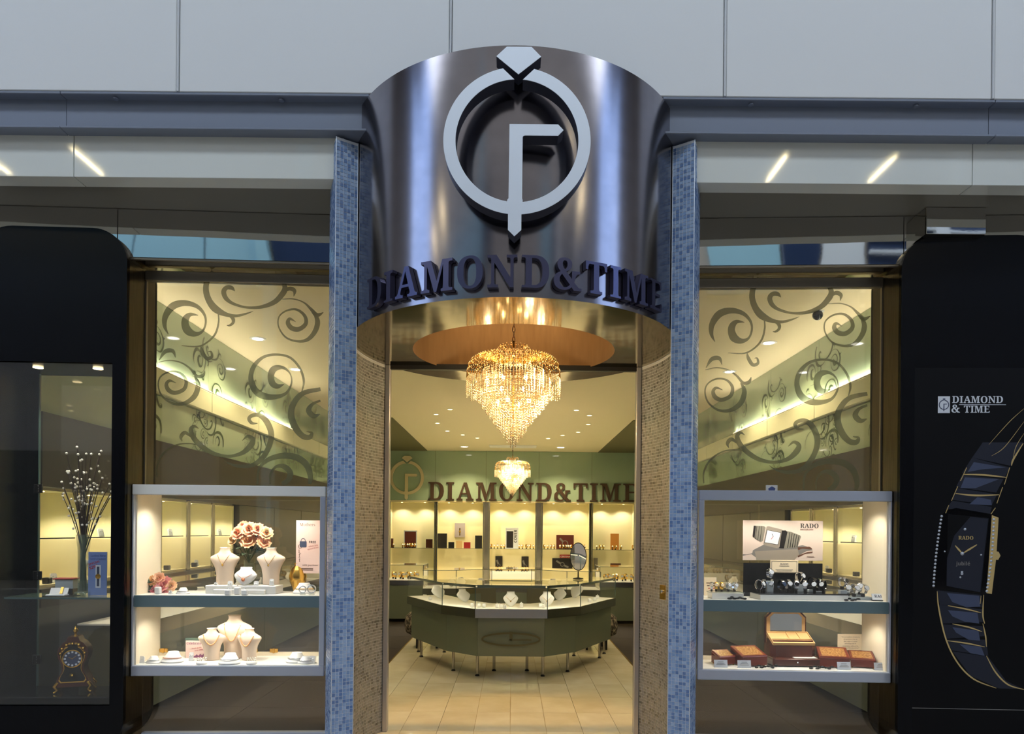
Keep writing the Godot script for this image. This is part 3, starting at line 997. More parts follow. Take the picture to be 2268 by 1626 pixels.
func build_windows() -> void:
	var film := mat("frosted_film", Color(0.40, 0.39, 0.27, 0.72), 0.6)
	film.transparency = BaseMaterial3D.TRANSPARENCY_ALPHA
	for s in [-1.0, 1.0]:
		var nm := "left" if s < 0 else "right"
		var wn := struct("window_3" if s < 0 else "window_4")
		wn.transform = wframe(s)
		part("pane", wb(s, 1.11, 2.459, 1.735, 3.10, 4.705, 4.715), M.glass, wn)
		part("pane", wb(s, 1.11, 2.459, 0.085, 0.494, 4.705, 4.715), M.glass, wn)
		part("sill_rail", wb(s, 1.11, 2.459, 0.025, 0.086, 4.69, 4.74, 0.004), M.silver, wn)
		part("jamb_bead", wb(s, 2.452, 2.46, 1.735, 3.10, 4.70, 4.72), M.warm_steel, wn)
		# frosted scrollwork on the upper pane
		var o: Vector3 = at(503.9, 815.8, 4.71) if s < 0 else at(1712.4, 828.8, 4.71)
		var lo := wframe(s).affine_inverse() * o
		var k := 4.71 / F / 3.127
		# the pane runs from the wing wall to the column
		var x_a: float = minf(s * (1.12 - 1.9), s * (2.445 - 1.9)) - lo.x
		var x_b: float = maxf(s * (1.12 - 1.9), s * (2.445 - 1.9)) - lo.x
		var sc := part("scroll_film", scroll_mesh(k, 0.0, x_a, x_b), film, wn, Vector3(lo.x, lo.y, 0.0065))
		sc.set_meta("label", "olive frosted scroll pattern on the glass")
		# scrolls printed on the green wall inside
		for e in [[6.3, 2.98], [7.75, 3.02], [9.2, 2.96], [10.65, 3.0], [12.1, 2.98]]:
			var g := scroll_mesh(0.00078, 0.0)
			var p := part("wall_scroll", g, M.green_scroll, find_child("wall_left" if s < 0 else "wall_right", false, false), Vector3(s * (XW - 0.0155), e[1] + 0.0, -e[0]), Vector3(0, PI / 2 if s < 0 else -PI / 2, 0))
			p.scale = Vector3(1.0, 1.0 if e[0] != 7.75 else 1.0, 1.0)
			var g2 := scroll_mesh(0.00035, 0.0)
			part("wall_scroll", g2, M.green_scroll, find_child("wall_left" if s < 0 else "wall_right", false, false), Vector3(s * (XW - 0.0155), 2.5, -e[0] + 0.2), Vector3(0, PI / 2 if s < 0 else -PI / 2, 0))

func rounded(x0: float, x1: float, y0: float, y1: float, r: Array, n := 10) -> PackedVector2Array:
	# corners: lower left, lower right, upper right, upper left
	var out := PackedVector2Array()
	var c := [[x0, y0, PI], [x1, y0, 1.5 * PI], [x1, y1, 0.0], [x0, y1, 0.5 * PI]]
	var sx := [1, -1, -1, 1]
	var sy := [1, 1, -1, -1]
	for k in 4:
		if r[k] <= 0.0:
			out.append(Vector2(c[k][0], c[k][1])); continue
		for i in n + 1:
			var a: float = c[k][2] + PI / 2 * i / n
			out.append(Vector2(c[k][0] + sx[k] * r[k] + cos(a) * r[k], c[k][1] + sy[k] * r[k] + sin(a) * r[k]))
	return out

func build_columns() -> void:
	# left: black timber portal holding a glass showcase
	for s in [-1.0, 1.0]:
		var nm := "left" if s < 0 else "right"
		var o := wthing(s, "timber_portal", "black stained timber column with rounded corners, %s" % ("holding the glass showcase" if s < 0 else "carrying the watch poster"), "column")
		var xa: float = minf(s * 0.56, s * 1.48)
		var xb: float = maxf(s * 0.56, s * 1.48)
		var z0 := -(4.87 - 4.71)
		var z1 := -(4.46 - 4.71)
		var R := 0.215
		# bronze brushed metal skin over the whole depth
		var g := Geo.new()
		var poly := rounded(xa, xb, 0.02, 3.34, [R, R, R, R])
		for k in poly.size():
			var p := poly[k]
			var q := poly[(k + 1) % poly.size()]
			g.quad(Vector3(p.x, p.y, z0), Vector3(q.x, q.y, z0), Vector3(q.x, q.y, z1), Vector3(p.x, p.y, z1))
		part("metal_skin", g, M.bronze, o)
		if s < 0:
			var ha := xb - 0.085   # opening
			var hb := xa + 0.085
			var y0 := 0.325
			var y1 := 2.49
			for f in [[z1 - 0.03, z1 + 0.004], [z0, z0 + 0.03]]:
				g = Geo.new(); g.slab(rounded(xa, xb, y1, 3.34, [0, 0, R, R]), f[0], f[1]); part("head_panel", g, M.black_timber, o)
				g = Geo.new(); g.slab(rounded(xa, xb, 0.02, y0, [R, R, 0, 0]), f[0], f[1]); part("base_panel", g, M.black_timber, o)
				g = Geo.new(); g.slab(rounded(ha, xb, y0, y1, [0, 0, 0, 0]), f[0], f[1]); part("stile", g, M.black_timber, o)
				g = Geo.new(); g.slab(rounded(xa, hb, y0, y1, [0, 0, 0, 0]), f[0], f[1]); part("stile", g, M.black_timber, o)
			part("lining", bx(hb, ha, y1, y1 + 0.015, z0, z1), M.black_timber, o)
			part("lining", bx(hb, ha, y0 - 0.015, y0, z0, z1), M.black_timber, o)
			part("lining", bx(xa + 0.003, hb, y0, y1, z0, z1), M.black_timber, o)
			part("lining", bx(ha, xb - 0.003, y0, y1, z0, z1), M.black_timber, o)
			part("front_glass", bx(hb, ha, y0, y1, z1 - 0.02, z1 - 0.014), M.glass, o)
			part("back_glass", bx(hb + 0.08, ha, y0, y1, z0 + 0.035, z0 + 0.04), M.glass, o)
			part("back_panel", bx(hb, hb + 0.08, y0, y1, z0 + 0.03, z0 + 0.045), M.black_timber, o)  # dark panel in place of a glass leaf with a darker view
			part("glass_door_edge", bx(hb + 0.078, hb + 0.084, y0, y1, z0 + 0.034, z0 + 0.05), M.glass_edge, o)
			part("shelf", bx(hb + 0.06, ha, 0.992, 1.002, z0 + 0.05, z1 - 0.06), M.shelf_glass, o)
			part("shelf_edge", bx(hb + 0.06, ha, 0.99, 1.002, z1 - 0.06, z1 - 0.056), M.glass_edge, o)
			part("lower_shelf", bx(hb, ha, 0.36, 0.37, z0 + 0.05, z1 - 0.05), M.black_gloss, o)
			for y in [1.71, 1.12, 0.55]:
				var h := part("hinge", bx(hb + 0.055, hb + 0.11, y - 0.03, y + 0.03, z0 + 0.046, z0 + 0.06, 0.003), M.black, o)
				for q in 3:
					var gs := Geo.new(); gs.ball(Vector3(hb + 0.085, y - 0.018 + q * 0.018, z0 + 0.06), Vector3.ONE * 0.003, 8, 4)
					part("screw", gs, M.chrome, h)
			for x in [hb + 0.2, ha - 0.17]:
				var l := part("spot_lamp", disc(0.03), M.warm_disc, o, Vector3(x, y1 - 0.004, z1 - 0.15))
				spot(l, Vector3(0, -0.02, 0), 0.5, 50.0, WARM)
		else:
			for f in [[z1 - 0.03, z1 + 0.004], [z0, z0 + 0.03]]:
				g = Geo.new(); g.slab(rounded(xa, xb, 0.02, 3.34, [R, R, R, R]), f[0], f[1])
				part("face_panel", g, M.black_timber, o)

# ------------------------------------------------------------------ display cases in the windows
func build_cases() -> void:
	for s in [-1.0, 1.0]:
		var nm := "left" if s < 0 else "right"
		var o := wthing(s, "window_showcase", "cream lined showcase box in the %s window holding %s" % [nm, "jewellery busts" if s < 0 else "watches and wooden boxes"], "showcase")
		var a := 1.225
		var e := 2.457
		part("top_panel", wb(s, a, e, 1.69, 1.731, 4.57, 4.92), M.cream_case, o)
		part("top_rail", wb(s, a, e, 1.664, 1.731, 4.54, 4.57, 0.004), M.white_lacquer if s < 0 else M.silver, o)  # brightness of the left rail is put into its white colour
		part("bottom_rail", wb(s, a, e, 0.494, 0.561, 4.54, 4.57, 0.004), M.silver, o)
		part("bottom_board", wb(s, a, e, 0.52, 0.562, 4.57, 4.92), M.white_lacquer, o)
		part("shelf", wb(s, a + 0.03, e - 0.012, 0.94, 1.015, 4.562, 4.92), M.white_lacquer, o)
		part("shelf_front", wb(s, a + 0.03, e - 0.012, 0.939, 1.0146, 4.55, 4.562, 0.002), M.shelf_face, o)
		part("side_panel", wb(s, e - 0.018, e, 0.561, 1.69, 4.575, 4.92), M.cream_case, o)
		part("stile", wb(s, a, a + 0.035, 0.561, 1.664, 4.54, 4.575, 0.003), M.silver, o)
		part("side_panel", wb(s, a, a + 0.02, 0.561, 1.69, 4.575, 4.92), M.cream_case, o)
		part("front_edge", wb(s, e - 0.008, e, 0.561, 1.664, 4.545, 4.575), M.silver, o)
		part("front_glass", wb(s, a + 0.035, e - 0.008, 1.016, 1.664, 4.55, 4.556), M.glass, o)
		part("front_glass", wb(s, a + 0.035, e - 0.008, 0.562, 0.939, 4.55, 4.556), M.glass, o)
		var m := (a + e) / 2 - 0.12
		for q in [[a + 0.02, m - 0.003], [m + 0.003, e - 0.02]]:
			for y in [[0.59, 0.935], [1.04, 1.655]]:
				var dr := part("glass_door", wb(s, q[0], q[1], y[0], y[1], 4.908, 4.914), M.glass, o)
		for q in [e - 0.05, m - 0.07, m + 0.07]:
			var h := part("hinge", wb(s, q - 0.028, q + 0.028, 0.585, 0.612, 4.895, 4.907, 0.003), M.gold if s < 0 else M.steel, o)
			part("knuckle", wb(s, q - 0.006, q + 0.006, 0.582, 0.615, 4.888, 4.9, 0.002), M.gold if s < 0 else M.steel, h)
		part("back_sill", wb(s, a + 0.02, e - 0.018, 0.562, 0.588, 4.9, 4.92), M.cream_case, o)
		for k in ([380, 465, 551, 638] if s < 0 else [1633, 1722, 1808, 1894]):
			var p := wframe(s).affine_inverse() * win(k, 1.687, 4.68)
			var l := part("spot_lamp", disc(0.024), M.warm_disc, o, p)
			spot(l, Vector3(0, -0.02, 0), CASE_E * (1.0 if s < 0 else 0.65), 66.0, Color(1.0, 0.97, 0.9))
			# unseen small lamp, placed under the shelf to light the lower board
			var p2 := wframe(s).affine_inverse() * win(k, 0.937, 4.68)
			var l2 := part("spot_lamp", disc(0.018), M.warm_disc, o, p2)
			spot(l2, Vector3(0, -0.02, 0), CASE_E * (0.5 if s < 0 else 0.36), 70.0, Color(1.0, 0.97, 0.9))

# ------------------------------------------------------------------ counters
func plan_slab(g: Geo, pts: Array, y0: float, y1: float) -> void:
	var poly := PackedVector2Array()
	for p in pts: poly.append(Vector2(p[0], p[1]))
	var keep := g.xf
	g.xf = keep * Transform3D(Basis(Vector3.RIGHT, -PI / 2), Vector3.ZERO)
	g.slab(poly, y0, y1)
	g.xf = keep

# upright sheet over a plan segment; p, q are [x, distance]
func upright(p: Array, q: Array, y0: float, y1: float, th: float) -> Geo:
	var a := Vector3(p[0], 0, -p[1])
	var e := Vector3(q[0], 0, -q[1])
	var t := (e - a).normalized()
	var g := Geo.new()
	g.xf = Transform3D(Basis(t, Vector3.UP, t.cross(Vector3.UP)), a)
	g.box(Vector3(0.0, y0, -th / 2), Vector3((e - a).length(), y1, th / 2))
	return g

func counter(label: String, outline: Array, front: Array, deck: float, edge: float, low: float, gtop: float, legs: Array, inset := 0.07) -> Node3D:
	var o := thing("glass_counter", label, "counter")
	var ctr := Vector2.ZERO
	for p in outline: ctr += Vector2(p[0], p[1]) / outline.size()
	var g := Geo.new()
	plan_slab(g, outline, deck - 0.012, deck)
	part("deck", g, M.white_lacquer, o)
	for k in front.size() - 1:
		part("edge_band", upright(front[k], front[k + 1], deck - edge, deck + 0.002, 0.014), M.band_metal, o)
		var p: Array = front[k]
		var q: Array = front[k + 1]
		var gl := Geo.new()
		gl.quad(Vector3(p[0], deck + 0.003, -p[1]), Vector3(q[0], deck + 0.003, -q[1]), Vector3(q[0], gtop, -q[1]), Vector3(p[0], gtop, -p[1]))
		part("front_glass", gl, M.case_glass, o)
		part("glass_edge", upright(p, q, gtop, gtop + 0.006, 0.01), M.glass_edge, o)
		var c3 := Geo.new()
		c3.box(Vector3(-0.004, deck, -0.004), Vector3(0.004, gtop, 0.004))
		part("glass_corner", c3, M.glass_edge, o, Vector3(q[0], 0, -q[1]))
	g = Geo.new()
	var poly := PackedVector2Array()
	for p in outline: poly.append(Vector2(p[0], p[1]))
	g.xf = Transform3D(Basis(Vector3.RIGHT, -PI / 2), Vector3.ZERO)
	g.slab(poly, gtop, gtop + 0.003, false)
	part("glass_top", g, M.case_glass, o)
	# base body set back from the deck
	var small := []
	for p in outline:
		var v := Vector2(p[0], p[1])
		var w := v.move_toward(ctr, inset)
		small.append([w.x, w.y])
	g = Geo.new()
	plan_slab(g, small, low, deck - 0.012)
	part("base_body", g, M.olive, o)
	for k in front.size() - 1:
		var v := Vector2(front[k][0], front[k][1]).move_toward(ctr, inset - 0.012)
		var w := Vector2(front[k + 1][0], front[k + 1][1]).move_toward(ctr, inset - 0.012)
		part("base_panel", upright([v.x, v.y], [w.x, w.y], low - 0.005, deck - edge, 0.01), M.counter_green, o)
	for p in legs:
		var l := Geo.new()
		l.lathe([Vector2(0.015, 0.02), Vector2(0.015, low + 0.01)], 14)
		var lg := part("leg", l, M.steel, o, Vector3(p.x, 0, p.z))
		var f := Geo.new()
		f.lathe([Vector2(0.022, 0.0), Vector2(0.022, 0.008), Vector2(0.012, 0.02)], 14, 0, TAU, false)
		part("foot", f, M.black, lg)
	return o

func build_counters() -> void:
	var fr := [[-1.19, 8.05], [-0.70, 7.1], [-0.35, 6.8], [0.35, 6.8], [0.70, 7.1], [1.19, 8.05]]
	var ol := fr.duplicate()
	ol.append_array([[0.80, 8.3], [0.42, 7.6], [0.2, 7.35], [-0.2, 7.35], [-0.42, 7.6], [-0.80, 8.3]])
	var lg := []
	for p in [[1057, 1497], [1094, 1486], [1167, 1486], [1202, 1498], [1004, 1486], [1257, 1488], [933, 1455], [984, 1445], [1271, 1453], [1328, 1458], [927, 1444], [1338, 1448]]:
		lg.append(at_height(p[0], p[1], 0.0))
	var o := counter("curved green glass jewellery counter on steel legs, facing the entrance", ol, fr, 0.69, 0.085, 0.23, 0.917, lg)
	# unseen strip lamps under the glass top, placed to light the deck
	for k in 5:
		var a := Vector3(fr[k][0], 0.905, -fr[k][1])
		var e := Vector3(fr[k + 1][0], 0.905, -fr[k + 1][1])
		var t := (e - a).normalized()
		var inw := t.cross(Vector3.DOWN) * -1.0
		if inw.z > 0: inw = -inw
		var mid := (a + e) / 2 + inw * 0.02
		var ln := (e - a).length() * 0.92
		var sl := part("unseen_lamp_strip", bx(-ln / 2, ln / 2, 0, 0.006, -0.006, 0.006), M.strip_glow, o, mid, Vector3(0, atan2(-t.z, t.x), 0))
		part("added_lamp_channel", bx(-ln / 2 - 0.01, ln / 2 + 0.01, -0.007, 0.011, 0.008, 0.012), M.glass_edge, sl)  # added dark bar that hides the lamp strip from the front
		var al := AreaLight3D.new(); al.name = "light"
		sl.add_child(al)
		lamp(al, Vector3(0, -0.006, 0), Color(1.0, 0.96, 0.82), 0.12)
		al.area_size = Vector2(ln, 0.012)
		al.area_range = 20.0
		al.rotation.x = -PI / 2
	# dark ring and bar mark on the front panel
	var g := Geo.new()
	var pts := []
	var wid := []
	for k in 61:
		var a := TAU * k / 60.0
		pts.append(Vector2(cos(a) * 0.28, sin(a) * 0.06)); wid.append(0.018)
	g.ribbon(pts, wid, 0.0)
	g.ribbon([Vector2(0.0, 0.075), Vector2(0.0, -0.01)], [0.03, 0.03], 0.0005)
	g.ribbon([Vector2(-0.015, -0.005), Vector2(0.2, -0.005)], [0.012, 0.012], 0.0005)
	part("ring_and_bar_mark", g, M.olive, o, Vector3(0.0, 0.395, -6.825))
	fr = [[-1.2, 9.45], [-0.75, 9.5], [-0.28, 9.9], [0.28, 9.9], [0.75, 9.5], [1.2, 9.45]]
	ol = fr.duplicate()
	ol.append_array([[1.2, 10.0], [0.8, 10.1], [0.35, 10.45], [-0.35, 10.45], [-0.8, 10.1], [-1.2, 10.0]])
	counter("second curved glass counter standing behind the first one", ol, fr, 0.66, 0.08, 0.2, 0.905, [Vector3(-1.1, 0, -9.7), Vector3(1.1, 0, -9.7), Vector3(-0.3, 0, -10.2), Vector3(0.3, 0, -10.2)])
	for s in [-1.0, 1.0]:
		var nm := "left" if s < 0 else "right"
		fr = [[s * 2.8, 11.0], [s * 1.385, 11.0], [s * 1.385, 11.6]]
		ol = [[s * 2.8, 11.0], [s * 1.385, 11.0], [s * 1.385, 11.6], [s * 2.8, 11.6]]
		counter("straight glass counter with green base across the rear %s of the shop" % nm, ol, fr, 0.655, 0.075, 0.06, 0.895, [Vector3(s * 1.5, 0, -11.2), Vector3(s * 2.7, 0, -11.2)], 0.02)
		fr = [[s * 2.81, 5.3], [s * 2.81, 7.9], [s * 2.81, 10.4]]
		ol = [[s * 2.81, 5.3], [s * 2.81, 7.9], [s * 2.81, 10.4], [s * (XW - 0.12), 10.4], [s * (XW - 0.12), 5.3]]
		counter("long glass counter with green base along the %s wall" % nm, ol, fr, 0.72, 0.11, 0.06, 0.99, [Vector3(s * 2.9, 0, -5.5), Vector3(s * 2.9, 0, -10.2)], 0.02)
		# patterned pouf seats behind the first counter
		var pf := thing("patterned_pouf", "round pouf in black and cream pattern at the %s end of the curved counter" % nm, "pouf", Vector3(s * 1.04, 0, -8.72))
		g = Geo.new()
		g.lathe([Vector2(0.2, 0.15), Vector2(0.265, 0.19), Vector2(0.285, 0.28), Vector2(0.27, 0.38), Vector2(0.22, 0.43), Vector2(0.1, 0.445), Vector2(0.0005, 0.447)], 32)
		part("cushion", g, M.ikat, pf)
		for k in 4:
			g = Geo.new()
			g.tube([Vector3(cos(k * PI / 2 + 0.7) * 0.17, 0.0, sin(k * PI / 2 + 0.7) * 0.17), Vector3(cos(k * PI / 2 + 0.7) * 0.17, 0.16, sin(k * PI / 2 + 0.7) * 0.17)], 0.015, 8)
			part("leg", g, M.black, pf)

# ------------------------------------------------------------------ chandeliers
func octa(g: Geo, p: Vector3, r: float) -> void:
	var h := r * 1.25
	var e := [p + Vector3(r, 0, 0), p + Vector3(0, 0, -r), p + Vector3(-r, 0, 0), p + Vector3(0, 0, r)]
	for k in 4:
		g.tri(e[k], e[(k + 1) % 4], p + Vector3(0, h, 0))
		g.tri(e[(k + 1) % 4], e[k], p - Vector3(0, h, 0))

func strand(g: Geo, p: Vector3, len_: float, r: float) -> void:
	var n := maxi(2, int(len_ / (r * 2.5)))
	for k in n:
		octa(g, p - Vector3(0, (k + 0.5) * len_ / n, 0), r * (1.0 if k < n - 1 else 0.8))

func make_chandelier(label: String, p: Vector3, hang: float, power: float) -> Node3D:
	var o := thing("chandelier", label, "chandelier", p)
	# chain
	var ch := Geo.new()
	var n := int(hang / 0.034)
	for k in n:
		var y := 0.02 + (k + 0.5) * hang / n
		var pts := []
		for i in 11:
			var a := TAU * i / 10.0
			var q := Vector3(cos(a) * 0.009, sin(a) * 0.022, 0)
			if k % 2: q = Vector3(0, q.y, q.x)
			pts.append(q + Vector3(0, y, 0))
		ch.tube(pts, 0.0025, 5, false)
	part("chain", ch, M.brown_metal, o)
	var st := Geo.new()
	st.tube([Vector3(0, 0.03, 0), Vector3(0, -0.5, 0)], 0.006, 8)
	st.lathe([Vector2(0.05, -0.1), Vector2(0.06, -0.095), Vector2(0.02, -0.08), Vector2(0.006, -0.06)], 20)
	part("stem", st, M.gold, o)
	# crown fountain and main fountain of beaded arms
	for tier in [[18, 0.02, 0.112, -0.075, 0.0, -0.045], [64, 0.05, 0.313, -0.235, 0.05, -0.12], [30, 0.05, 0.25, -0.235, 0.045, -0.125]]:
		var ar := Geo.new()
		var bd := Geo.new()
		for k in tier[0]:
			var a: float = TAU * (k + (0.5 if tier[0] == 30 else 0.0)) / tier[0]
			var dir := Vector3(cos(a), 0, sin(a))
			var pts := []
			for i in 10:
				var t := i / 9.0
				var r: float = lerpf(tier[1], tier[2], pow(sin(t * PI / 2), 0.9))
				var drop: float = tier[5] - tier[3]
				var y: float = tier[5] + drop * (1.15 * t - 2.15 * t * t * t)
				if tier[0] == 18: y = tier[5] + 0.11 * t - 0.14 * t * t * t
				pts.append(dir * r + Vector3(0, y, 0))
				if tier[0] != 18 or i % 2: octa(bd, pts[i] + Vector3(0, 0.003, 0), 0.0042)
			ar.tube(pts, 0.0016, 4, false)
			strand(bd, pts[9], (0.105 if tier[0] == 64 else 0.06 if tier[0] == 18 else 0.09) * (0.85 + 0.3 * rng.randf()), 0.0048)
		part("arms", ar, M.gold, o).set_meta("kind", "stuff")
		part("bead_strands", bd, M.crystal, o).set_meta("kind", "stuff")
	# inner crown curtain
	var cr := Geo.new()
	for k in 20: strand(cr, Vector3(cos(TAU * k / 20) * 0.055, -0.035, sin(TAU * k / 20) * 0.055), 0.1, 0.005)
	for k in 64: strand(cr, Vector3(cos(TAU * k / 64) * 0.2, -0.16, sin(TAU * k / 64) * 0.2), 0.15, 0.0055)
	for k in 44: strand(cr, Vector3(cos(TAU * k / 44) * 0.14, -0.15, sin(TAU * k / 44) * 0.14), 0.14, 0.0055)
	part("bead_strands", cr, M.crystal, o).set_meta("kind", "stuff")
	# tiers narrowing to the tip
	for t in 11:
		var f := t / 10.0
		var r := lerpf(0.262, 0.018, pow(f, 0.92))
		var y := lerpf(-0.275, -0.6, f)
		var k_n := maxi(5, int(TAU * r / 0.02))
		var g := Geo.new()
		for k in k_n:
			var a := TAU * (k + 0.5 * (t % 2)) / k_n
			strand(g, Vector3(cos(a) * r, y, sin(a) * r), 0.07 + 0.02 * rng.randf(), 0.006)
		part("bead_strands", g, M.crystal, o).set_meta("kind", "stuff")
		var h := Geo.new()
		var rp := []
		for k in 25: rp.append(Vector3(cos(TAU * k / 24) * r, y, sin(TAU * k / 24) * r))
		h.tube(rp, 0.0018, 4, false)
		part("hoop", h, M.gold, o)
	for k in 12:
		var lower := k >= 8
		var a: float = TAU * (k % 8) / (4.0 if lower else 8.0) + 0.35
		var q := Vector3(cos(a), 0, sin(a)) * (0.11 if lower else 0.19) + Vector3(0, -0.375 if lower else -0.255, 0)
		var bl := Geo.new()
		bl.ball(Vector3.ZERO, Vector3(0.014, 0.02, 0.014), 10, 6)
		var bp := part("bulb", bl, M.bulb, o, q)
		if k % 4 == 0:
			var l := OmniLight3D.new(); l.name = "light"
			bp.add_child(l)
			lamp(l, Vector3.ZERO, Color(1.0, 0.92, 0.74), power, 0.014)
	return o

func build_chandeliers() -> void:
	var m := mat("crystal", c8(252, 228, 188), 0.14, 0.3)
	make_chandelier("large crystal bead chandelier hanging in the entrance drum", Vector3(0.0, 2.687, -DC - 0.09), 3.46 - 2.687, CHAND_E * 2.0)
	var c := make_chandelier("far crystal bead chandelier over the middle of the shop, seen below the first", Vector3(0.0, 2.74, -12.3), CEIL - 2.74, CHAND_E * 1.0)

# ------------------------------------------------------------------ sign on the back wall
func build_back_sign() -> void:
	var o := thing("wall_lettering", "brown metal letters DIAMOND&TIME on the green back wall", "sign", Vector3(0, 0, -DB + 0.014))
	var t := "DIAMOND&TIME"
	var cap := 0.43
	var x0 := at(949, 1100, DB).x
	var x1 := at(1409, 1100, DB).x
	var total := 0.0
	var ms := []
	for ch in t:
		var tm := text_mesh(ch, cap, 0.05)
		ms.append(tm)
		total += tm.get_aabb().size.x * 0.9
	var gap := (x1 - x0 - total) / (t.length() - 1)
	var x := x0
	for tm in ms:
		var bb: AABB = tm.get_aabb()
		var lt := part("letter", tm, M.brown_metal, o, Vector3(x - bb.position.x * 0.9, 2.262 - bb.position.y, 0.026))
		lt.scale.x = 0.9
		x += bb.size.x * 0.9 + gap
	var lg := thing("wall_emblem", "beige ring and clock hand emblem on the green back wall", "emblem", Vector3(at(901.5, 1058.3, DB).x, at(901.5, 1058.3, DB).y, -DB + 0.014))
	var sh := logo_shapes(0.464 / 428)
	for k in 3:
		var g := Geo.new()
		g.slab(sh[k], 0.001, 0.05 + k * 0.0005)
		part(["ring", "clock_hand", "diamond"][k], g, M.beige_metal, lg)

# ------------------------------------------------------------------ small goods
const BUST := [[0.0, 0.27, 0.18], [0.03, 0.29, 0.2], [0.25, 0.285, 0.2], [0.45, 0.33, 0.22], [0.6, 0.43, 0.235], [0.67, 0.49, 0.225], [0.71, 0.5, 0.21], [0.75, 0.47, 0.195], [0.80, 0.35, 0.17], [0.85, 0.22, 0.145], [0.92, 0.165, 0.13], [0.98, 0.17, 0.13], [1.0, 0.19, 0.135], [1.0, 0.001, 0.001]]
const COLLAR := [[0.0, 0.1, 0.12], [0.12, 0.26, 0.19], [0.3, 0.4, 0.24], [0.48, 0.49, 0.24], [0.58, 0.5, 0.22], [0.7, 0.42, 0.19], [0.82, 0.29, 0.16], [0.92, 0.25, 0.14], [1.0, 0.26, 0.14], [1.0, 0.001, 0.001]]

func loft(rows: Array, h: float, w: float, lean := 0.0, seg := 24) -> Geo:
	var g := Geo.new()
	var n := rows.size()
	for i in n:
		var a: Array = rows[maxi(i - 1, 0)]
		var e: Array = rows[mini(i + 1, n - 1)]
		for k in seg + 1:
			var t := TAU * k / seg
			var p := Vector3(cos(t) * rows[i][1] * w, rows[i][0] * h, -sin(t) * rows[i][2] * w - lean * rows[i][0] * h)
			var up := Vector3(cos(t) * (e[1] - a[1]) * w, (e[0] - a[0]) * h, -sin(t) * (e[2] - a[2]) * w - lean * (e[0] - a[0]) * h)
			var sd := Vector3(-sin(t) * rows[i][1], 0, -cos(t) * rows[i][2])
			g.vert(p, sd.cross(up) * -1.0 if sd.cross(up).dot(Vector3(cos(t), 0, -sin(t))) < 0 and i < n - 2 else (sd.cross(up) if i < n - 2 else Vector3.UP))
	for i in n - 1:
		for k in seg:
			var a := i * (seg + 1) + k
			var b2 := a + seg + 1
			g.ix.append_array([a, b2 + 1, a + 1, a, b2, b2 + 1])
	return g

func skin(rows: Array, h: float, w: float, lean: float, x: float, y: float) -> Vector3:
	var f := clampf(y / h, 0.0, 0.999)
	for i in rows.size() - 1:
		if f >= rows[i][0] and f <= rows[i + 1][0] and rows[i + 1][0] > rows[i][0]:
			var t: float = (f - rows[i][0]) / (rows[i + 1][0] - rows[i][0])
			var rx: float = lerpf(rows[i][1], rows[i + 1][1], t) * w
			var rz: float = lerpf(rows[i][2], rows[i + 1][2], t) * w
			return Vector3(x, y, rz * sqrt(maxf(0.0, 1.0 - x * x / (rx * rx))) - lean * y)
	return Vector3(x, y, 0)

# bust and the necklace on it: [width of the necklace, its top and bottom as shares of the height, kind]
func bust(label: String, where: Vector3, h: float, w: float, m: Material, nk: Array, nlabel: String, rows := BUST, lean := 0.0, turn := 0.0, group := "") -> void:
	var o := thing("necklace_bust", label, "jewellery bust", where, turn, group)
	part("body", loft(rows, h, w, lean), m, o)
	if nk.is_empty(): return
	var n := thing("necklace", nlabel, "necklace", where, turn)
	var pts := []
	for k in 25:
		var u := k / 12.0 - 1.0
		var y: float = h * lerpf(nk[2], nk[1], pow(absf(u), 2.0 if nk[3] == "beads" else 1.25))
		pts.append(skin(rows, h, w, lean, u * nk[0] * w, y) + Vector3(0, 0, 0.0022))
	if nk[3] == "beads":
		var g := Geo.new()
		for k in 24:
			for q in 2:
				var p: Vector3 = pts[k].lerp(pts[k + 1], q * 0.5)
				g.ball(p + Vector3(0, 0, 0.002), Vector3.ONE * (0.0034 if (k + q) % 2 else 0.0045), 6, 4)
		part("beads", g, M.coral, n)
	else:
		var g := Geo.new()
		g.tube(pts, 0.0013, 5, false)
		part("chain", g, M.gold if nk[3] == "gold" else M.rose_gold, n)
		var pd := Geo.new()
		pd.ball(pts[12] + Vector3(0, -0.006, 0.003), Vector3(0.007, 0.008, 0.004) if nk[3] == "gold" else Vector3(0.013, 0.013, 0.005), 10, 6)
		part("pendant", pd, M.gold if nk[3] == "gold" else M.rose_gold, n)

func pad(label: String, where: Vector3, w: float, m: Material, thread: Material, turn := 0.0, group := "white jewellery pads") -> void:
	var o := thing("jewellery_pad", label, "display stand", where, turn, group)
	var g := Geo.new()
	g.xf = Transform3D(Basis(Vector3(w, 0, 0), Vector3(0, w, -w * 0.3), Vector3(0, 0, w * 0.7)), Vector3.ZERO)
	g.lathe([Vector2(0.47, 0), Vector2(0.5, 0.03), Vector2(0.49, 0.08), Vector2(0.36, 0.24), Vector2(0.25, 0.4), Vector2(0.24, 0.44), Vector2(0.22, 0.46), Vector2(0.0005, 0.46)], 24)
	part("cushion", g, m, o)
	g = Geo.new()
	var pts := []
	for k in 21:
		var a := PI + PI * k / 20.0
		pts.append(Vector3(cos(a) * 0.4 * w, w * (0.2 - 0.02 * sin(a)), -sin(a) * 0.285 * w - w * 0.3 * 0.2 + 0.003))
	g.tube(pts, 0.003, 5, false)
	part("bracelet", g, thread, o)

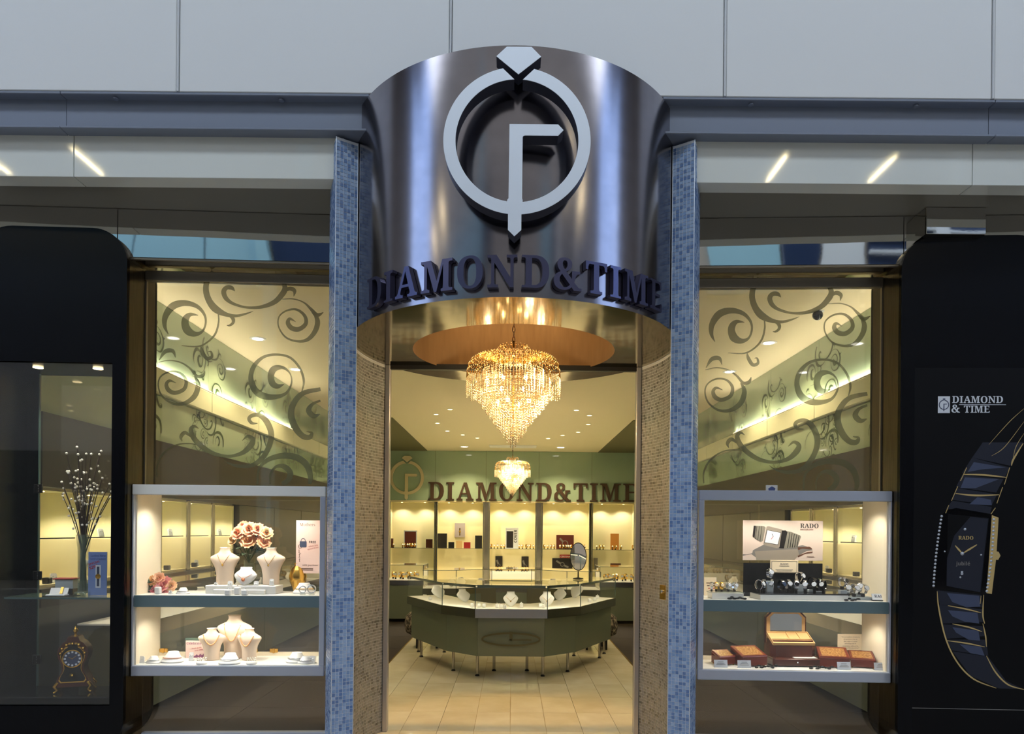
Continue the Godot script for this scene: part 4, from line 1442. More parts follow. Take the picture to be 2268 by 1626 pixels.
func earring_card(label: String, where: Vector3, w: float, h: float, m: Material, turn := 0.0, group := "white earring cards") -> void:
	var o := thing("earring_card", label, "earring stand", where, turn, group)
	var g := Geo.new()
	g.xf = Transform3D(Basis(Vector3.RIGHT, -0.22), Vector3.ZERO)
	g.slab(rounded(-w / 2, w / 2, 0, h, [0.001, 0.001, w * 0.25, w * 0.25], 4), -0.008, 0)
	part("card", g, m, o)
	part("foot", bx(-w / 2, w / 2, 0, 0.006, -0.028, 0, 0.001), m, o)
	for s in [-1.0, 1.0]:
		var e := Geo.new()
		e.ball(Vector3(s * w * 0.22, h * 0.62, -h * 0.62 * 0.22 + 0.003), Vector3(0.0045, 0.006, 0.004), 8, 5)
		part("earring", e, M.chrome, o)

func ring_block(label: String, where: Vector3, w: float, h: float, m: Material, turn := 0.0, group := "white ring blocks") -> Node3D:
	var o := thing("ring_block", label, "ring stand", where, turn, group)
	var g := Geo.new()
	g.cbox(Vector3(-w / 2, 0, -w * 0.4), Vector3(w / 2, h * 0.82, w * 0.4), w * 0.15)
	part("block", g, m, o)
	var pts := []
	for k in 13: pts.append(Vector3(cos(PI * k / 12.0) * w * 0.3, h * 0.72 + sin(PI * k / 12.0) * h * 0.24, 0))
	g = Geo.new()
	g.tube(pts, 0.0014, 5)
	g.ball(Vector3(0, h * 0.98, 0), Vector3.ONE * 0.0035, 6, 4)
	part("ring", g, M.chrome, o)
	return o

func rose(r: float, ca: Color, cb: Color, open_: float) -> Geo:
	var g := Geo.new()
	g.tinted = true
	var k_all := 0
	for layer in [[3, 0.22, 0.2], [4, 0.42, 0.45], [5, 0.7, 0.8], [6, 1.0, 1.15]]:
		for k in layer[0]:
			var a: float = TAU * k / layer[0] + k_all * 0.7 + rng.randf() * 0.3
			var out := Vector3(cos(a), 0, sin(a))
			var side := Vector3(-sin(a), 0, cos(a))
			var rr: float = r * layer[1]
			var wide: float = rr * 1.5 if layer[1] > 0.3 else rr * 2.0
			var tilt: float = layer[2] * open_
			var grid := []
			for i in 5:
				var t := i / 4.0
				var row := []
				for j in 5:
					var u := j / 2.0 - 1.0
					var w := wide * (0.35 + 0.65 * sin(minf(t * 1.15, 1.0) * PI * 0.62)) * 0.62
					var bend := sin(t * 1.5 * tilt) * rr
					var rise: float = r * (0.9 - 0.35 * layer[1]) * t * cos(t * tilt * 0.9) - r * 0.25 * layer[1]
					row.append(out * (rr * 0.25 + bend * 0.85 - u * u * rr * 0.32 * (1.0 - t * 0.5)) + side * u * w + Vector3(0, rise + (0.05 * r * sin(u * 3.0 + k) if i == 4 else 0.0), 0))
				grid.append(row)
			for i in 4:
				for j in 4:
					g.col = ca.lerp(cb, clampf(i / 3.0 * 0.7 + rng.randf() * 0.3, 0, 1)).srgb_to_linear()
					g.quad(grid[i][j], grid[i][j + 1], grid[i + 1][j + 1], grid[i + 1][j])
		k_all += 1
	return g

func leaf(l: float, w: float) -> Geo:
	var g := Geo.new()
	for i in 6:
		var t0 := i / 6.0
		var t1 := (i + 1) / 6.0
		var w0 := sin(t0 * PI) * w * 0.5
		var w1 := sin(t1 * PI) * w * 0.5
		var y0 := -t0 * t0 * l * 0.3
		var y1 := -t1 * t1 * l * 0.3
		for s in [-1.0, 1.0]:
			var a := Vector3(t0 * l, y0, 0)
			var e := Vector3(t1 * l, y1, 0)
			var p := Vector3(t0 * l, y0 + w0 * 0.25, s * w0)
			var q := Vector3(t1 * l, y1 + w1 * 0.25, s * w1)
			if s > 0: g.quad(a, p, q, e)
			else: g.quad(a, e, q, p)
	return g

func face_dir(o: Node3D, dir: Vector3) -> void:
	# y axis of the part along dir
	var y := dir.normalized()
	var x := y.cross(Vector3(0.2, 0.1, 1)).normalized()
	o.basis = Basis(x, y, x.cross(y))

func board(called: String, label: String, category: String, a: Vector3, e: Vector3, m: Material, th := 0.006, turn := 0.0, group := "") -> Node3D:
	# upright board between two opposite corners at one distance
	var lo := Vector3(minf(a.x, e.x), minf(a.y, e.y), a.z)
	var hi := Vector3(maxf(a.x, e.x), maxf(a.y, e.y), a.z)
	var o := thing(called, label, category, Vector3((lo.x + hi.x) / 2, lo.y, a.z), turn, group)
	var w := hi.x - lo.x
	part("board", bx(-w / 2, w / 2, 0, hi.y - lo.y, -th, 0, 0.0008), m, o)
	o.set_meta("w", w); o.set_meta("h", hi.y - lo.y)
	return o

func word(parent: Node3D, t: String, cap: float, x: float, y: float, z: float, m: Material, left := true, font: Font = null, rot := 0.0) -> void:
	var tm := text_mesh(t, cap, 0.0006, font)
	tm.horizontal_alignment = HORIZONTAL_ALIGNMENT_LEFT if left else HORIZONTAL_ALIGNMENT_CENTER
	tm.vertical_alignment = VERTICAL_ALIGNMENT_BOTTOM
	part("lettering", tm, m, parent, Vector3(x, y, z + 0.0006) - Vector3(0, tm.get_aabb().position.y, 0), Vector3(0, 0, rot))

func sans() -> Font:
	var f := SystemFont.new()
	f.font_names = PackedStringArray(["Droid Sans"])
	f.font_weight = 700
	return f

func slanted() -> Font:
	var f := SystemFont.new()
	f.font_names = PackedStringArray(["Droid Serif"])
	f.font_italic = true
	return f

func shape(parent: Node3D, called: String, pts: Array, z: float, m: Material) -> void:
	var poly := PackedVector2Array()
	for p in pts: poly.append(Vector2(p[0], p[1]))
	var g := Geo.new()
	g.slab(poly, z - 0.0005, z)
	part(called, g, m, parent)

var watch0: Node3D

func make_watch(label: String, metal: Material, dial: Material, group: String) -> Node3D:
	var o := thing("wristwatch", label, "watch", Vector3.ZERO, 0.0, group)
	# band: a C seen from the side, standing on a small block
	var poly := PackedVector2Array()
	for k in 25:
		var a := deg_to_rad(-60 + 300 * k / 24.0)
		poly.append(Vector2(cos(a) * 0.026, sin(a) * 0.031))
	for k in 25:
		var a := deg_to_rad(240 - 300 * k / 24.0)
		poly.append(Vector2(cos(a) * 0.0225, sin(a) * 0.0275))
	var g := Geo.new()
	g.xf = Transform3D(Basis(Vector3(0, 0, 1), Vector3(0, 1, 0), Vector3(-1, 0, 0)), Vector3(0, 0.045, 0))
	g.slab(poly, -0.009, 0.009)
	part("band", g, metal, o)
	var c := Geo.new()
	c.xf = Transform3D(Basis(Vector3.RIGHT, PI / 2 - 0.35), Vector3(0, 0.052, 0.024))
	c.lathe([Vector2(0.015, -0.002), Vector2(0.0165, 0.001), Vector2(0.016, 0.006), Vector2(0.0135, 0.0075)], 18, 0, TAU, false)
	part("case", c, metal, o)
	var d := Geo.new()
	d.xf = c.xf
	d.lathe([Vector2(0.0135, 0.0068), Vector2(0.0005, 0.0068)], 18)
	part("dial", d, dial, o)
	part("stand", bx(-0.008, 0.008, 0, 0.02, -0.012, 0.006, 0.002), M.black, o)
	return o

func pebble(label: String, where: Vector3, r: float, group: String) -> void:
	var g := Geo.new()
	g.ball(Vector3(0, r * 0.42, 0), Vector3(r, r * 0.42, r * 0.8), 12, 7)
	single("black_pebble", g, M.black_gloss, label, "pebble", where, Vector3(0, rng.randf() * TAU, 0), group)

# ------------------------------------------------------------------ left window: jewellery
func build_left_goods() -> void:
	var S := 1.0155    # upper shelf
	var L := 0.5625    # lower board
	for k in 2:
		var x: float = [498.0, 600.0][k]
		bust("tall cream bust on the upper shelf, %s of the rose bouquet" % ["left", "right"][k], win(x, S + 0.055, 4.79), 0.252, 0.198, M.bust_cream, [0.2, 0.8, 0.55, "gold"], "fine gold chain with small pendant on the tall cream bust %s of the roses" % ["left", "right"][k], BUST, 0.0, 0.05 * (1 - 2 * k))
	var rs := thing("acrylic_riser", "low white riser under the two tall cream busts", "riser", win(543, S, 4.76))
	part("block", bx(-0.235, 0.235, 0, 0.054, -0.07, 0.085, 0.003), M.white_lacquer, rs)
	part("step", bx(-0.17, 0.17, 0.0, 0.03, 0.085, 0.115, 0.003), M.white_lacquer, rs)
	bust("white collar stand between the two tall cream busts", win(542, S + 0.058, 4.715), 0.118, 0.152, M.bust_white, [0.33, 0.62, 0.36, "rose"], "rose coloured pendant on the white collar stand", COLLAR, 0.25)
	# vase and roses
	var v := thing("glass_vase", "clear glass vase holding the peach roses", "vase", win(551, S, 4.885))
	var g := Geo.new()
	g.lathe([Vector2(0.0005, 0.002), Vector2(0.033, 0.002), Vector2(0.036, 0.02), Vector2(0.034, 0.22)], 20)
	part("body", g, M.shelf_glass, v)
	var bq := thing("rose_bouquet", "bouquet of peach and cream roses in the glass vase", "flowers", win(551, S + 0.2, 4.87))
	var heads := [[553, 1172, 0.058, 0], [527, 1180, 0.055, 0], [549, 1197, 0.06, 1], [590, 1180, 0.05, 2], [585, 1200, 0.052, 1], [515, 1196, 0.045, 2], [571, 1172, 0.05, 0], [538, 1165, 0.042, 0], [565, 1192, 0.038, 0]]
	var base := bq.position
	for h in heads:
		var p := at(h[0], h[1], 4.80 + 0.05 * float(h[2] < 0.05))
		var cols: Array = [[c8(240, 150, 110), c8(250, 196, 160)], [c8(236, 140, 80), c8(252, 214, 176)], [c8(222, 160, 100), c8(244, 222, 178)]][h[3]]
		var o := part("rose", rose(h[2] * 0.8, cols[0], cols[1], 1.15), M.petal, bq, p - base)
		var q := (p - base).normalized()
		face_dir(o, Vector3(q.x * 0.8, 0.45, 0.85))
		var st := Geo.new()
		st.tube([Vector3.ZERO, (p - base) * 0.5 + Vector3(0, 0.01, 0), p - base], 0.003, 5)
		part("stem", st, M.stem, bq)
	for k in 9:
		var sp := at(520 + k * 9, 1178 + (k % 3) * 14, 4.845)
		part("leaf", leaf(0.07, 0.045), M.leaf, bq, sp - base, Vector3(1.0, 0.3 * k, 0.8 * k))
	for k in 16:
		var a := TAU * k / 16.0
		var lf := part("leaf", leaf(0.085, 0.04), M.leaf, bq, Vector3(cos(a) * 0.04, 0.05 + 0.06 * rng.randf(), sin(a) * 0.03), Vector3(0, -a, 0.3 * rng.randf()))
	# pink rose spray lying on the shelf
	bq = thing("rose_spray", "pink rose spray with green leaves lying at the end of the upper shelf", "flowers", win(357, S, 4.73))
	for h in [[362, 1297, 0.055, c8(226, 110, 116), c8(246, 186, 180)], [352, 1281, 0.036, c8(236, 160, 120), c8(250, 214, 180)], [338, 1286, 0.03, c8(226, 150, 96), c8(244, 206, 150)], [379, 1298, 0.034, c8(238, 180, 130), c8(250, 220, 180)], [342, 1308, 0.03, c8(200, 96, 120), c8(232, 150, 160)], [363, 1311, 0.028, c8(190, 80, 100), c8(230, 140, 150)]]:
		var p := at(h[0], h[1], 4.72)
		var o := part("rose", rose(h[2], h[3], h[4], 1.05), M.petal, bq, p - bq.position)
		face_dir(o, Vector3(0.05, 0.3, 0.95))
	for e in [[330, 1288, 2.8], [322, 1292, 3.1], [334, 1300, 3.3], [330, 1312, 3.0], [385, 1314, 0.2]]:
		part("leaf", leaf(0.075, 0.045), M.leaf, bq, at(e[0] + 12, e[1], 4.72) - bq.position, Vector3(0.9, 0, e[2]))
	# cards and blocks
	for e in [[508, "left of the white collar stand", 0.031, 0.055, 4.675], [566, "right of the white collar stand", 0.031, 0.055, 4.675]]:
		earring_card("white earring card on the riser step, %s" % e[1], win(e[0], S + 0.031, e[4]) , e[2], e[3], M.bust_white)
	earring_card("white earring card leaning on the right tall bust", win(601, S + 0.056, 4.70), 0.028, 0.044, M.bust_white, 0.1)
	earring_card("tiny earring card at the left end of the riser", win(477, S + 0.056, 4.70), 0.02, 0.02, M.bust_white)
	for e in [[505, "left of the three before the riser"], [526, "middle of the three before the riser, taller"], [542, "right of the three before the riser"]]:
		ring_block("white ring block, %s" % e[1], win(e[0], S, 4.59 if e[0] != 526 else 4.62), 0.04, 0.045 if e[0] != 526 else 0.062, M.bust_white)
	ring_block("white ring block in front of the pink rose spray", win(350, S, 4.63), 0.038, 0.058, M.bust_white)
	earring_card("tiny earring card in front of the pink rose spray", win(376, S, 4.62), 0.022, 0.026, M.bust_white)
	pad("small white necklace pad beside the pink rose spray", win(405, S, 4.66), 0.088, M.bust_white, M.chrome, 0.2)
	pad("white necklace cone at the right end of the upper shelf", win(674, S, 4.74), 0.15, M.bust_white, M.gold, 0.3)
	for e in [[670, 0.022, "smaller"], [690, 0.026, "larger"]]:
		g = Geo.new()
		var pts := []
		for k in 25: pts.append(Vector3(cos(TAU * k / 24.0) * e[1], e[1] + 0.014 + sin(TAU * k / 24.0) * e[1], 0))
		g.tube(pts, 0.0042, 8, false)
		var bgl := thing("bangle", "%s silver bangle on a clear block, right end of the upper shelf" % e[2], "bangle", win(e[0], S, 4.62), 0.5)
		part("hoop", g, M.chrome, bgl)
		part("block", bx(-0.018, 0.018, 0, 0.014, -0.012, 0.012, 0.002), M.shelf_glass, bgl)
	# gift poster
	var gp := board("gift_poster", "pale pink Mothers gift poster standing at the right of the upper shelf", "poster", at(655, 1270, 4.86), at(722, 1153, 4.86), M.card_pink, 0.004)
	var w: float = gp.get_meta("w")
	var hh: float = gp.get_meta("h")
	var x0 := -w / 2
	word(gp, "Mothers", 0.017, x0 + 0.025, hh - 0.04, 0.0, M.ink_brown, true, slanted())
	word(gp, "FREE", 0.014, x0 + 0.088, hh * 0.57, 0.0, M.ink_dark, true, sans())
	word(gp, "when you", 0.009, x0 + 0.088, hh * 0.48, 0.0, M.ink_red, true, slanted(), 0.2)
	word(gp, "spend $100", 0.009, x0 + 0.082, hh * 0.43, 0.0, M.ink_red, true, slanted(), 0.2)
	for k in 4: word(gp, "Gift"[k], 0.024, x0 + 0.014 + k * 0.002, hh * (0.47 - 0.085 * k), 0.0, M.ink_brown, true, slanted())
	word(gp, "with purchase", 0.01, x0 + 0.045, hh * 0.13, 0.0, M.ink_brown, true, slanted())
	part("bag_picture", bag_shape(), M.ink_slate, gp, Vector3(x0 + 0.05, hh * 0.55, 0.0012))
	part("mark", bx(x0 + 0.014, x0 + 0.028, 0.02, 0.038, 0.0, 0.001), M.ink_brown, gp)
	for k in 2: part("mark", bx(x0 + 0.035, x0 + 0.12, 0.021 + k * 0.01, 0.026 + k * 0.01, 0.0, 0.0008), M.ink_brown, gp)
	var gv := thing("gold_vase", "round gold vase behind the gift poster", "vase", at(660, 1250, 4.885))
	g = Geo.new()
	g.lathe([Vector2(0.0005, 0), Vector2(0.03, 0), Vector2(0.03, 0.01), Vector2(0.055, 0.07), Vector2(0.06, 0.11), Vector2(0.045, 0.16), Vector2(0.02, 0.185), Vector2(0.026, 0.2)], 24)
	part("body", g, M.gold, gv)
	gv.position.y = S
	# lower board
	bust("large cream bust at the back of the lower board, behind two others", win(519, L, 4.83), 0.292, 0.24, M.bust_cream, [0.24, 0.8, 0.42, "beads"], "long coral bead necklace on the large lower bust")
	bust("smaller cream bust front left on the lower board", win(469, L, 4.74), 0.215, 0.175, M.bust_cream, [0.29, 0.8, 0.5, "beads"], "orange bead necklace on the front left lower bust", BUST, 0.0, 0.25)
	bust("smaller cream bust front right on the lower board", win(552, L, 4.74), 0.215, 0.18, M.bust_cream, [0.29, 0.8, 0.46, "beads"], "orange bead necklace on the front right lower bust", BUST, 0.0, -0.25)
	var cl := board("celebrate_sign", "pink and white Celebrate card in a clear holder on the lower board", "card", at(411, 1452, 4.8), at(458, 1414, 4.8), M.card_pink, 0.004)
	cl.position.y = L
	word(cl, "Celebrate", 0.014, -0.066, 0.092, 0.0, M.ink_purple, true, slanted())
	word(cl, "Treat us on", 0.008, -0.03, 0.06, 0.0, M.ink_red, true, slanted(), 0.15)
	word(cl, "your 40th", 0.008, -0.01, 0.043, 0.0, M.ink_red, true, slanted(), 0.15)
	shape(cl, "skyline_print", [[-0.03, 0.004], [-0.03, 0.014], [-0.02, 0.022], [-0.01, 0.012], [0.005, 0.026], [0.015, 0.015], [0.03, 0.03], [0.04, 0.018], [0.055, 0.034], [0.066, 0.02], [0.066, 0.004]], 0.0008, M.ink_purple)
	part("holder", bx(-0.078, 0.078, 0, 0.135, -0.012, -0.008), M.shelf_glass, cl)
	for e in [[310, "at the left end of the lower board", 0.05, 0.046], [422, "in front of the Celebrate card", 0.028, 0.058], [690, "at the right end of the lower board", 0.042, 0.05]]:
		earring_card("white earring card %s" % e[1], win(e[0], L, 4.62 if e[0] != 422 else 4.7), e[2], e[3], M.bust_white, -0.2 if e[0] == 690 else 0.0)
	for e in [[339, 0.095, "small, second from the left end", 4.63], [381, 0.148, "wide, third from the left end", 4.66], [508, 0.145, "wide, in front of the busts", 4.61], [656, 0.14, "wide, near the right end", 4.66], [676, 0.1, "small, nearest the right end", 4.62]]:
		pad("white jewellery pad on the lower board: %s" % e[2], win(e[0], L, e[3]), e[1], M.bust_white, M.rose_gold if e[0] == 381 else M.chrome)
	for e in [[447, "left"], [557, "right"]]:
		var cs := thing("pearl_coil", "coiled pearl bracelet on a white block, %s of the wide front pad" % e[1], "bracelet", win(e[0], L, 4.6))
		g = Geo.new()
		g.lathe([Vector2(0.034, 0), Vector2(0.036, 0.012), Vector2(0.02, 0.018), Vector2(0.0005, 0.018)], 20)
		part("block", g, M.bust_white, cs)
		g = Geo.new()
		for k in 20: g.ball(Vector3(cos(TAU * k / 20.0) * 0.027, 0.026 + 0.012 * float(k % 2), sin(TAU * k / 20.0) * 0.022), Vector3.ONE * 0.0042, 6, 4)
		part("pearls", g, M.pearl, cs)

func bag_shape() -> Geo:
	var g := Geo.new()
	g.slab(rounded(-0.024, 0.024, -0.022, 0.02, [0.008, 0.008, 0.004, 0.004], 4), -0.0005, 0)
	var pts := []
	var wid := []
	for k in 13:
		pts.append(Vector2(cos(PI * k / 12.0) * 0.015, 0.02 + sin(PI * k / 12.0) * 0.02)); wid.append(0.004)
	g.ribbon(pts, wid, 0.0)
	return g

# ------------------------------------------------------------------ right window: watches and boxes
func build_right_goods() -> void:
	var S := 1.0155
	var L := 0.5625
	# picture of a watch on a pale board
	var p := board("watch_poster", "pale RADO Switzerland poster with a picture of a bracelet watch", "poster", at(1645, 1241, 4.85), at(1823, 1154, 4.85), M.print_paper, 0.006)
	var w: float = p.get_meta("w")
	var h: float = p.get_meta("h")
	# drawing units: 938 x 450 on the board
	var kx := w / 938.0
	var ky := h / 450.0
	var draw := func(called: String, pts: Array, z: float, m: Material) -> void:
		var q := []
		for e in pts: q.append([(e[0] - 469) * kx, (450 - e[1]) * ky])
		shape(p, called, q, z, m)
	draw.call("water_print", [[0, 345], [120, 335], [250, 270], [400, 300], [620, 290], [700, 275], [790, 300], [820, 330], [740, 345], [640, 400], [560, 449], [200, 449], [100, 380], [0, 400]], 0.0006, M.ink_grey)
	draw.call("water_print", [[140, 350], [420, 330], [640, 320], [660, 380], [600, 449], [160, 449]], 0.0009, M.ink_taupe)
	draw.call("water_print", [[0, 310], [70, 305], [120, 330], [110, 370], [40, 385], [0, 380]], 0.001, M.print_paper)
	draw.call("water_print", [[640, 300], [780, 290], [815, 312], [790, 322], [700, 312], [650, 330]], 0.0012, M.ink_brown)
	draw.call("water_print", [[640, 395], [760, 350], [820, 345], [815, 362], [730, 372], [650, 412]], 0.0012, M.ink_brown)
	draw.call("band_print", [[125, 60], [245, 65], [265, 80], [235, 230], [210, 245], [115, 190]], 0.0012, M.ink_steel)
	draw.call("band_print", [[490, 115], [560, 125], [670, 165], [680, 180], [640, 300], [500, 312], [430, 300]], 0.0012, M.ink_steel)
	draw.call("band_print", [[125, 60], [150, 62], [135, 195], [112, 180]], 0.0018, M.ink_dark)
	for k in 3: draw.call("link_print", [[158 + k * 30, 64], [163 + k * 30, 64], [150 + k * 26, 212 + k * 14], [144 + k * 26, 208 + k * 14]], 0.0018, M.ink_dark)
	for k in 5: draw.call("link_print", [[545 + k * 27, 132 + k * 8], [551 + k * 27, 134 + k * 8], [528 + k * 27, 306 - k * 2], [520 + k * 27, 306 - k * 2]], 0.0018, M.ink_dark)
	draw.call("case_print", [[275, 70], [300, 65], [455, 100], [470, 115], [420, 305], [400, 312], [255, 280], [240, 265]], 0.0015, M.ink_taupe)
	draw.call("case_print", [[455, 112], [500, 110], [520, 130], [480, 312], [425, 310]], 0.002, M.ink_dark)
	draw.call("dial_print", [[278, 105], [445, 135], [410, 275], [250, 250]], 0.002, M.ink_dark)
	draw.call("dial_print", [[284, 110], [440, 139], [406, 269], [256, 246]], 0.0024, M.ink_pale)
	draw.call("hand_print", [[352, 182], [336, 150], [341, 148], [358, 184]], 0.0028, M.ink_dark)
	draw.call("hand_print", [[353, 184], [330, 215], [326, 212], [349, 180]], 0.0028, M.ink_red)
	word(p, "RADO", 0.027, (668 - 469) * kx, (450 - 82) * ky, 0.0006, M.ink_dark, true, serif())
	word(p, "SWITZERLAND", 0.0085, (668 - 469) * kx, (450 - 108) * ky, 0.0006, M.ink_brown, true, sans())
	word(p, "INTEGRAL", 0.007, (750 - 469) * kx, (450 - 412) * ky, 0.0006, M.ink_brown, true, sans())
	var bb := board("black_backboard", "black board below the pale watch poster", "board", at(1646, 1314, 4.85), at(1822, 1241.5, 4.85), M.black, 0.006)
	bb.position.y = S + 0.0
	var pq := board("name_plaque", "small framed RADO plaque on the black board", "plaque", at(1706, 1269, 4.835), at(1768, 1241, 4.835), M.card_cream, 0.004)
	word(pq, "RADO", 0.012, 0.0, 0.055, 0.0, M.ink_grey, false)
	for y in [0.012, 0.02, 0.046]: part("text_line", bx(-0.06 + absf(y - 0.02), 0.06 - absf(y - 0.02), y, y + 0.0035, 0, 0.0008), M.ink_grey, pq)
	for e in [[-0.088, 0.088, 0.003, 0.0055], [-0.088, 0.088, 0.079, 0.0815]]: part("border", bx(e[0], e[1], e[2], e[3], 0, 0.0008), M.ink_dark, pq)
	for s in [-1.0, 1.0]: part("border", bx(s * 0.0855, s * 0.088, 0.003, 0.0815, 0, 0.0008), M.ink_dark, pq)
	# risers, tray
	var tr := thing("watch_tray", "long black glass tray on a white riser carrying the row of watches", "tray", win(1768, S, 4.70))
	part("riser", bx(-0.29, 0.29, 0, 0.034, -0.1, 0.1, 0.002), M.white_lacquer, tr)
	part("tray", bx(-0.3, 0.3, 0.034, 0.043, -0.11, 0.1, 0.002), M.black_gloss, tr)
	var r2 := thing("small_riser", "pale green glass riser at the left end of the watch shelf", "riser", win(1606, S, 4.68))
	part("block", bx(-0.105, 0.105, 0, 0.038, -0.05, 0.06, 0.002), M.white_lacquer, r2)
	part("glass", bx(-0.11, 0.11, 0.038, 0.044, -0.055, 0.065), M.shelf_glass, r2)
	var r3 := thing("small_riser", "grey low riser at the right end of the watch shelf", "riser", win(1893, S, 4.72))
	part("block", bx(-0.1, 0.1, 0, 0.02, -0.06, 0.06, 0.002), M.card_grey, r3)
	# watches
	var names := ["farthest left", "second from the left", "third from the left", "fourth from the left", "fifth from the left"]
	var xs := [1576, 1586, 1598, 1613, 1627]
	var first: Node3D = null
	for k in 5:
		var q := win(xs[k], S + 0.045, 4.66 + 0.012 * (k % 2))
		first = make_watch("%s ladies watch on the left glass riser" % names[k], M.gold if k in [1, 2] else M.chrome, M.card_cream if k < 3 else M.ink_pale, "ladies watches on the left riser")
		first.position = q
		first.scale = Vector3.ONE * 0.85
		first.rotation.y = 0.15 * (k - 2)
	var row := [[1682, 0, 0.7], [1692, 0, -0.3], [1704, 0.075, 0.1], [1709, 0, -0.5], [1730, 0, 0.3], [1745, 0, 0.1], [1763, 0, -0.2], [1771, 0.05, 0.5], [1783, 0, -0.4], [1797, 0.02, 0.6], [1804, 0, -0.5], [1812, 0.01, 0.4], [1824, 0, -0.8]]
	var ords := ["first", "second", "third, raised,", "fourth", "fifth", "sixth", "seventh", "eighth, raised,", "ninth", "tenth", "eleventh", "twelfth", "thirteenth"]
	for k in row.size():
		var o := make_watch("%s steel watch from the left in the long tray row" % ords[k], M.black_gloss if k in [4, 9, 10, 12] else M.chrome, M.black_gloss if k in [1, 4, 6, 9, 11] else M.ink_pale, "watches in the long tray row")
		o.position = win(row[k][0], S + 0.0435 + row[k][1], 4.66 + 0.05 * (k % 2) + (0.04 if row[k][1] > 0.04 else 0.0))
		o.rotation.y = row[k][2]
		o.scale = Vector3.ONE * 1.12
		if row[k][1] > 0.0:
			var bk := single("watch_block", bx(-0.022, 0.022, 0, row[k][1] - 0.001, -0.018, 0.018, 0.002), M.card_grey, "grey block under the %s watch of the tray row" % ords[k].replace(", raised,", ""), "block", o.position - Vector3(0, row[k][1], 0))
	var row2 := [[1866, 0.045, 0.4], [1878, 0, -0.3], [1892, 0, 0.2], [1903, 0.012, -0.3], [1912, 0, 0.3]]
	for k in row2.size():
		var o := make_watch("%s steel watch on the right grey riser" % names[k], M.chrome, M.black_gloss if k == 0 else M.ink_pale, "watches on the right grey riser")
		o.position = win(row2[k][0], S + 0.0205 + row2[k][1], 4.68 + 0.03 * (k % 2))
		o.rotation.y = row2[k][2]
		o.scale = Vector3.ONE * 1.15
		if row2[k][1] > 0.0:
			single("watch_block", bx(-0.022, 0.022, 0, row2[k][1] - 0.001, -0.018, 0.018, 0.002), M.card_grey, "grey block under the %s watch of the right riser" % names[k], "block", o.position - Vector3(0, row2[k][1], 0))
	var n_p := 0
	for e in [[1636, 7, S, 4.585, "left of the watch tray"], [1890, 5, S, 4.585, "right of the watch tray"], [1700, 8, L, 4.61, "left of the jewellery box"], [1823, 8, L, 4.61, "right of the jewellery box"]]:
		for k in e[1]:
			pebble("%s black pebble from the left in the heap %s" % [ORD[k], e[4]], win(e[0] + (k - e[1] / 2.0) * 6.2 + rng.randf_range(-2, 2), e[2] + (0.008 if k % 3 == 1 else 0.0), e[3] + 0.03 * (k % 2)), rng.randf_range(0.012, 0.018), "black pebbles " + e[4])
	var nc := thing("name_card", "white RADO card at the right end of the watch shelf", "card", win(1952, S, 4.62), -0.1)
	var g := Geo.new()
	g.xf = Transform3D(Basis(Vector3.RIGHT, -0.5), Vector3.ZERO)
	g.box(Vector3(-0.053, 0.0, -0.003), Vector3(0.053, 0.052, 0.0))
	part("card", g, M.ink_pale, nc)
	part("foot", bx(-0.055, 0.055, 0, 0.006, -0.03, 0.005, 0.001), M.black, nc)
	var tm := text_mesh("RADO", 0.016, 0.0006)
	part("lettering", tm, M.ink_slate, nc, Vector3(0, 0.03, -0.0155), Vector3(-0.5, 0, 0))
	var sp := board("leaning_poster", "small cream poster at the left end of the watch shelf", "poster", at(1560, 1225, 4.88), at(1588, 1185, 4.88), M.card_cream, 0.004)
	sp.position.y = S
	for k in 4: part("print", bx(-0.01 - 0.006 * k, 0.03, 0.03 + k * 0.018, 0.036 + k * 0.018, 0, 0.0008), M.ink_red if k == 1 else M.ink_brown, sp)
	# lower board: jewellery box with open lid
	var jb := thing("jewellery_box", "large dark wooden jewellery box with open mirrored lid and tray", "jewellery box", win(1752, L, 4.78))
	var W := 0.152
	part("drawer", bx(-W - 0.012, W + 0.012, 0.006, 0.055, -0.03, 0.11, 0.006), M.dark_wood, jb)
	var kn := Geo.new(); kn.ball(Vector3(0.0, 0.03, 0.113), Vector3.ONE * 0.006, 10, 6)
	part("knob", kn, M.chrome, jb)
	part("drawer_lining", bx(-0.01, W - 0.01, 0.0555, 0.058, -0.02, 0.09), M.white_lacquer, jb)
	g = Geo.new()
	plan_slab(g, [[-W, 0.09], [-W, -0.02], [-W + 0.03, -0.05], [W - 0.03, -0.05], [W, -0.02], [W, 0.09]], 0.056, 0.135)
	part("body", g, M.dark_wood, jb)
	g = Geo.new()
	g.xf = Transform3D(Basis(Vector3.RIGHT, 0.42), Vector3(0, 0.165, -0.02))
	g.box(Vector3(-W + 0.01, 0, -0.07), Vector3(W - 0.012, 0.012, 0.075))
	var ty := part("tray", g, M.tan, jb)
	for e in [[-W + 0.01, W - 0.012, -0.07, -0.066], [-W + 0.01, W - 0.012, 0.071, 0.075], [-W + 0.01, W - 0.012, 0.02, 0.024], [-0.012, -0.008, -0.07, 0.02], [0.06, 0.064, -0.07, 0.02], [-W + 0.01, -W + 0.014, -0.07, 0.075], [W - 0.016, W - 0.012, -0.07, 0.075]]:
		var dv := Geo.new(); dv.xf = g.xf
		dv.box(Vector3(e[0], 0.012, e[2]), Vector3(e[1], 0.02, e[3]))
		part("divider", dv, M.tan, ty)
	part("tray_support", bx(-W + 0.012, W - 0.014, 0.13, 0.165, -0.08, 0.03), M.dark_wood, jb)
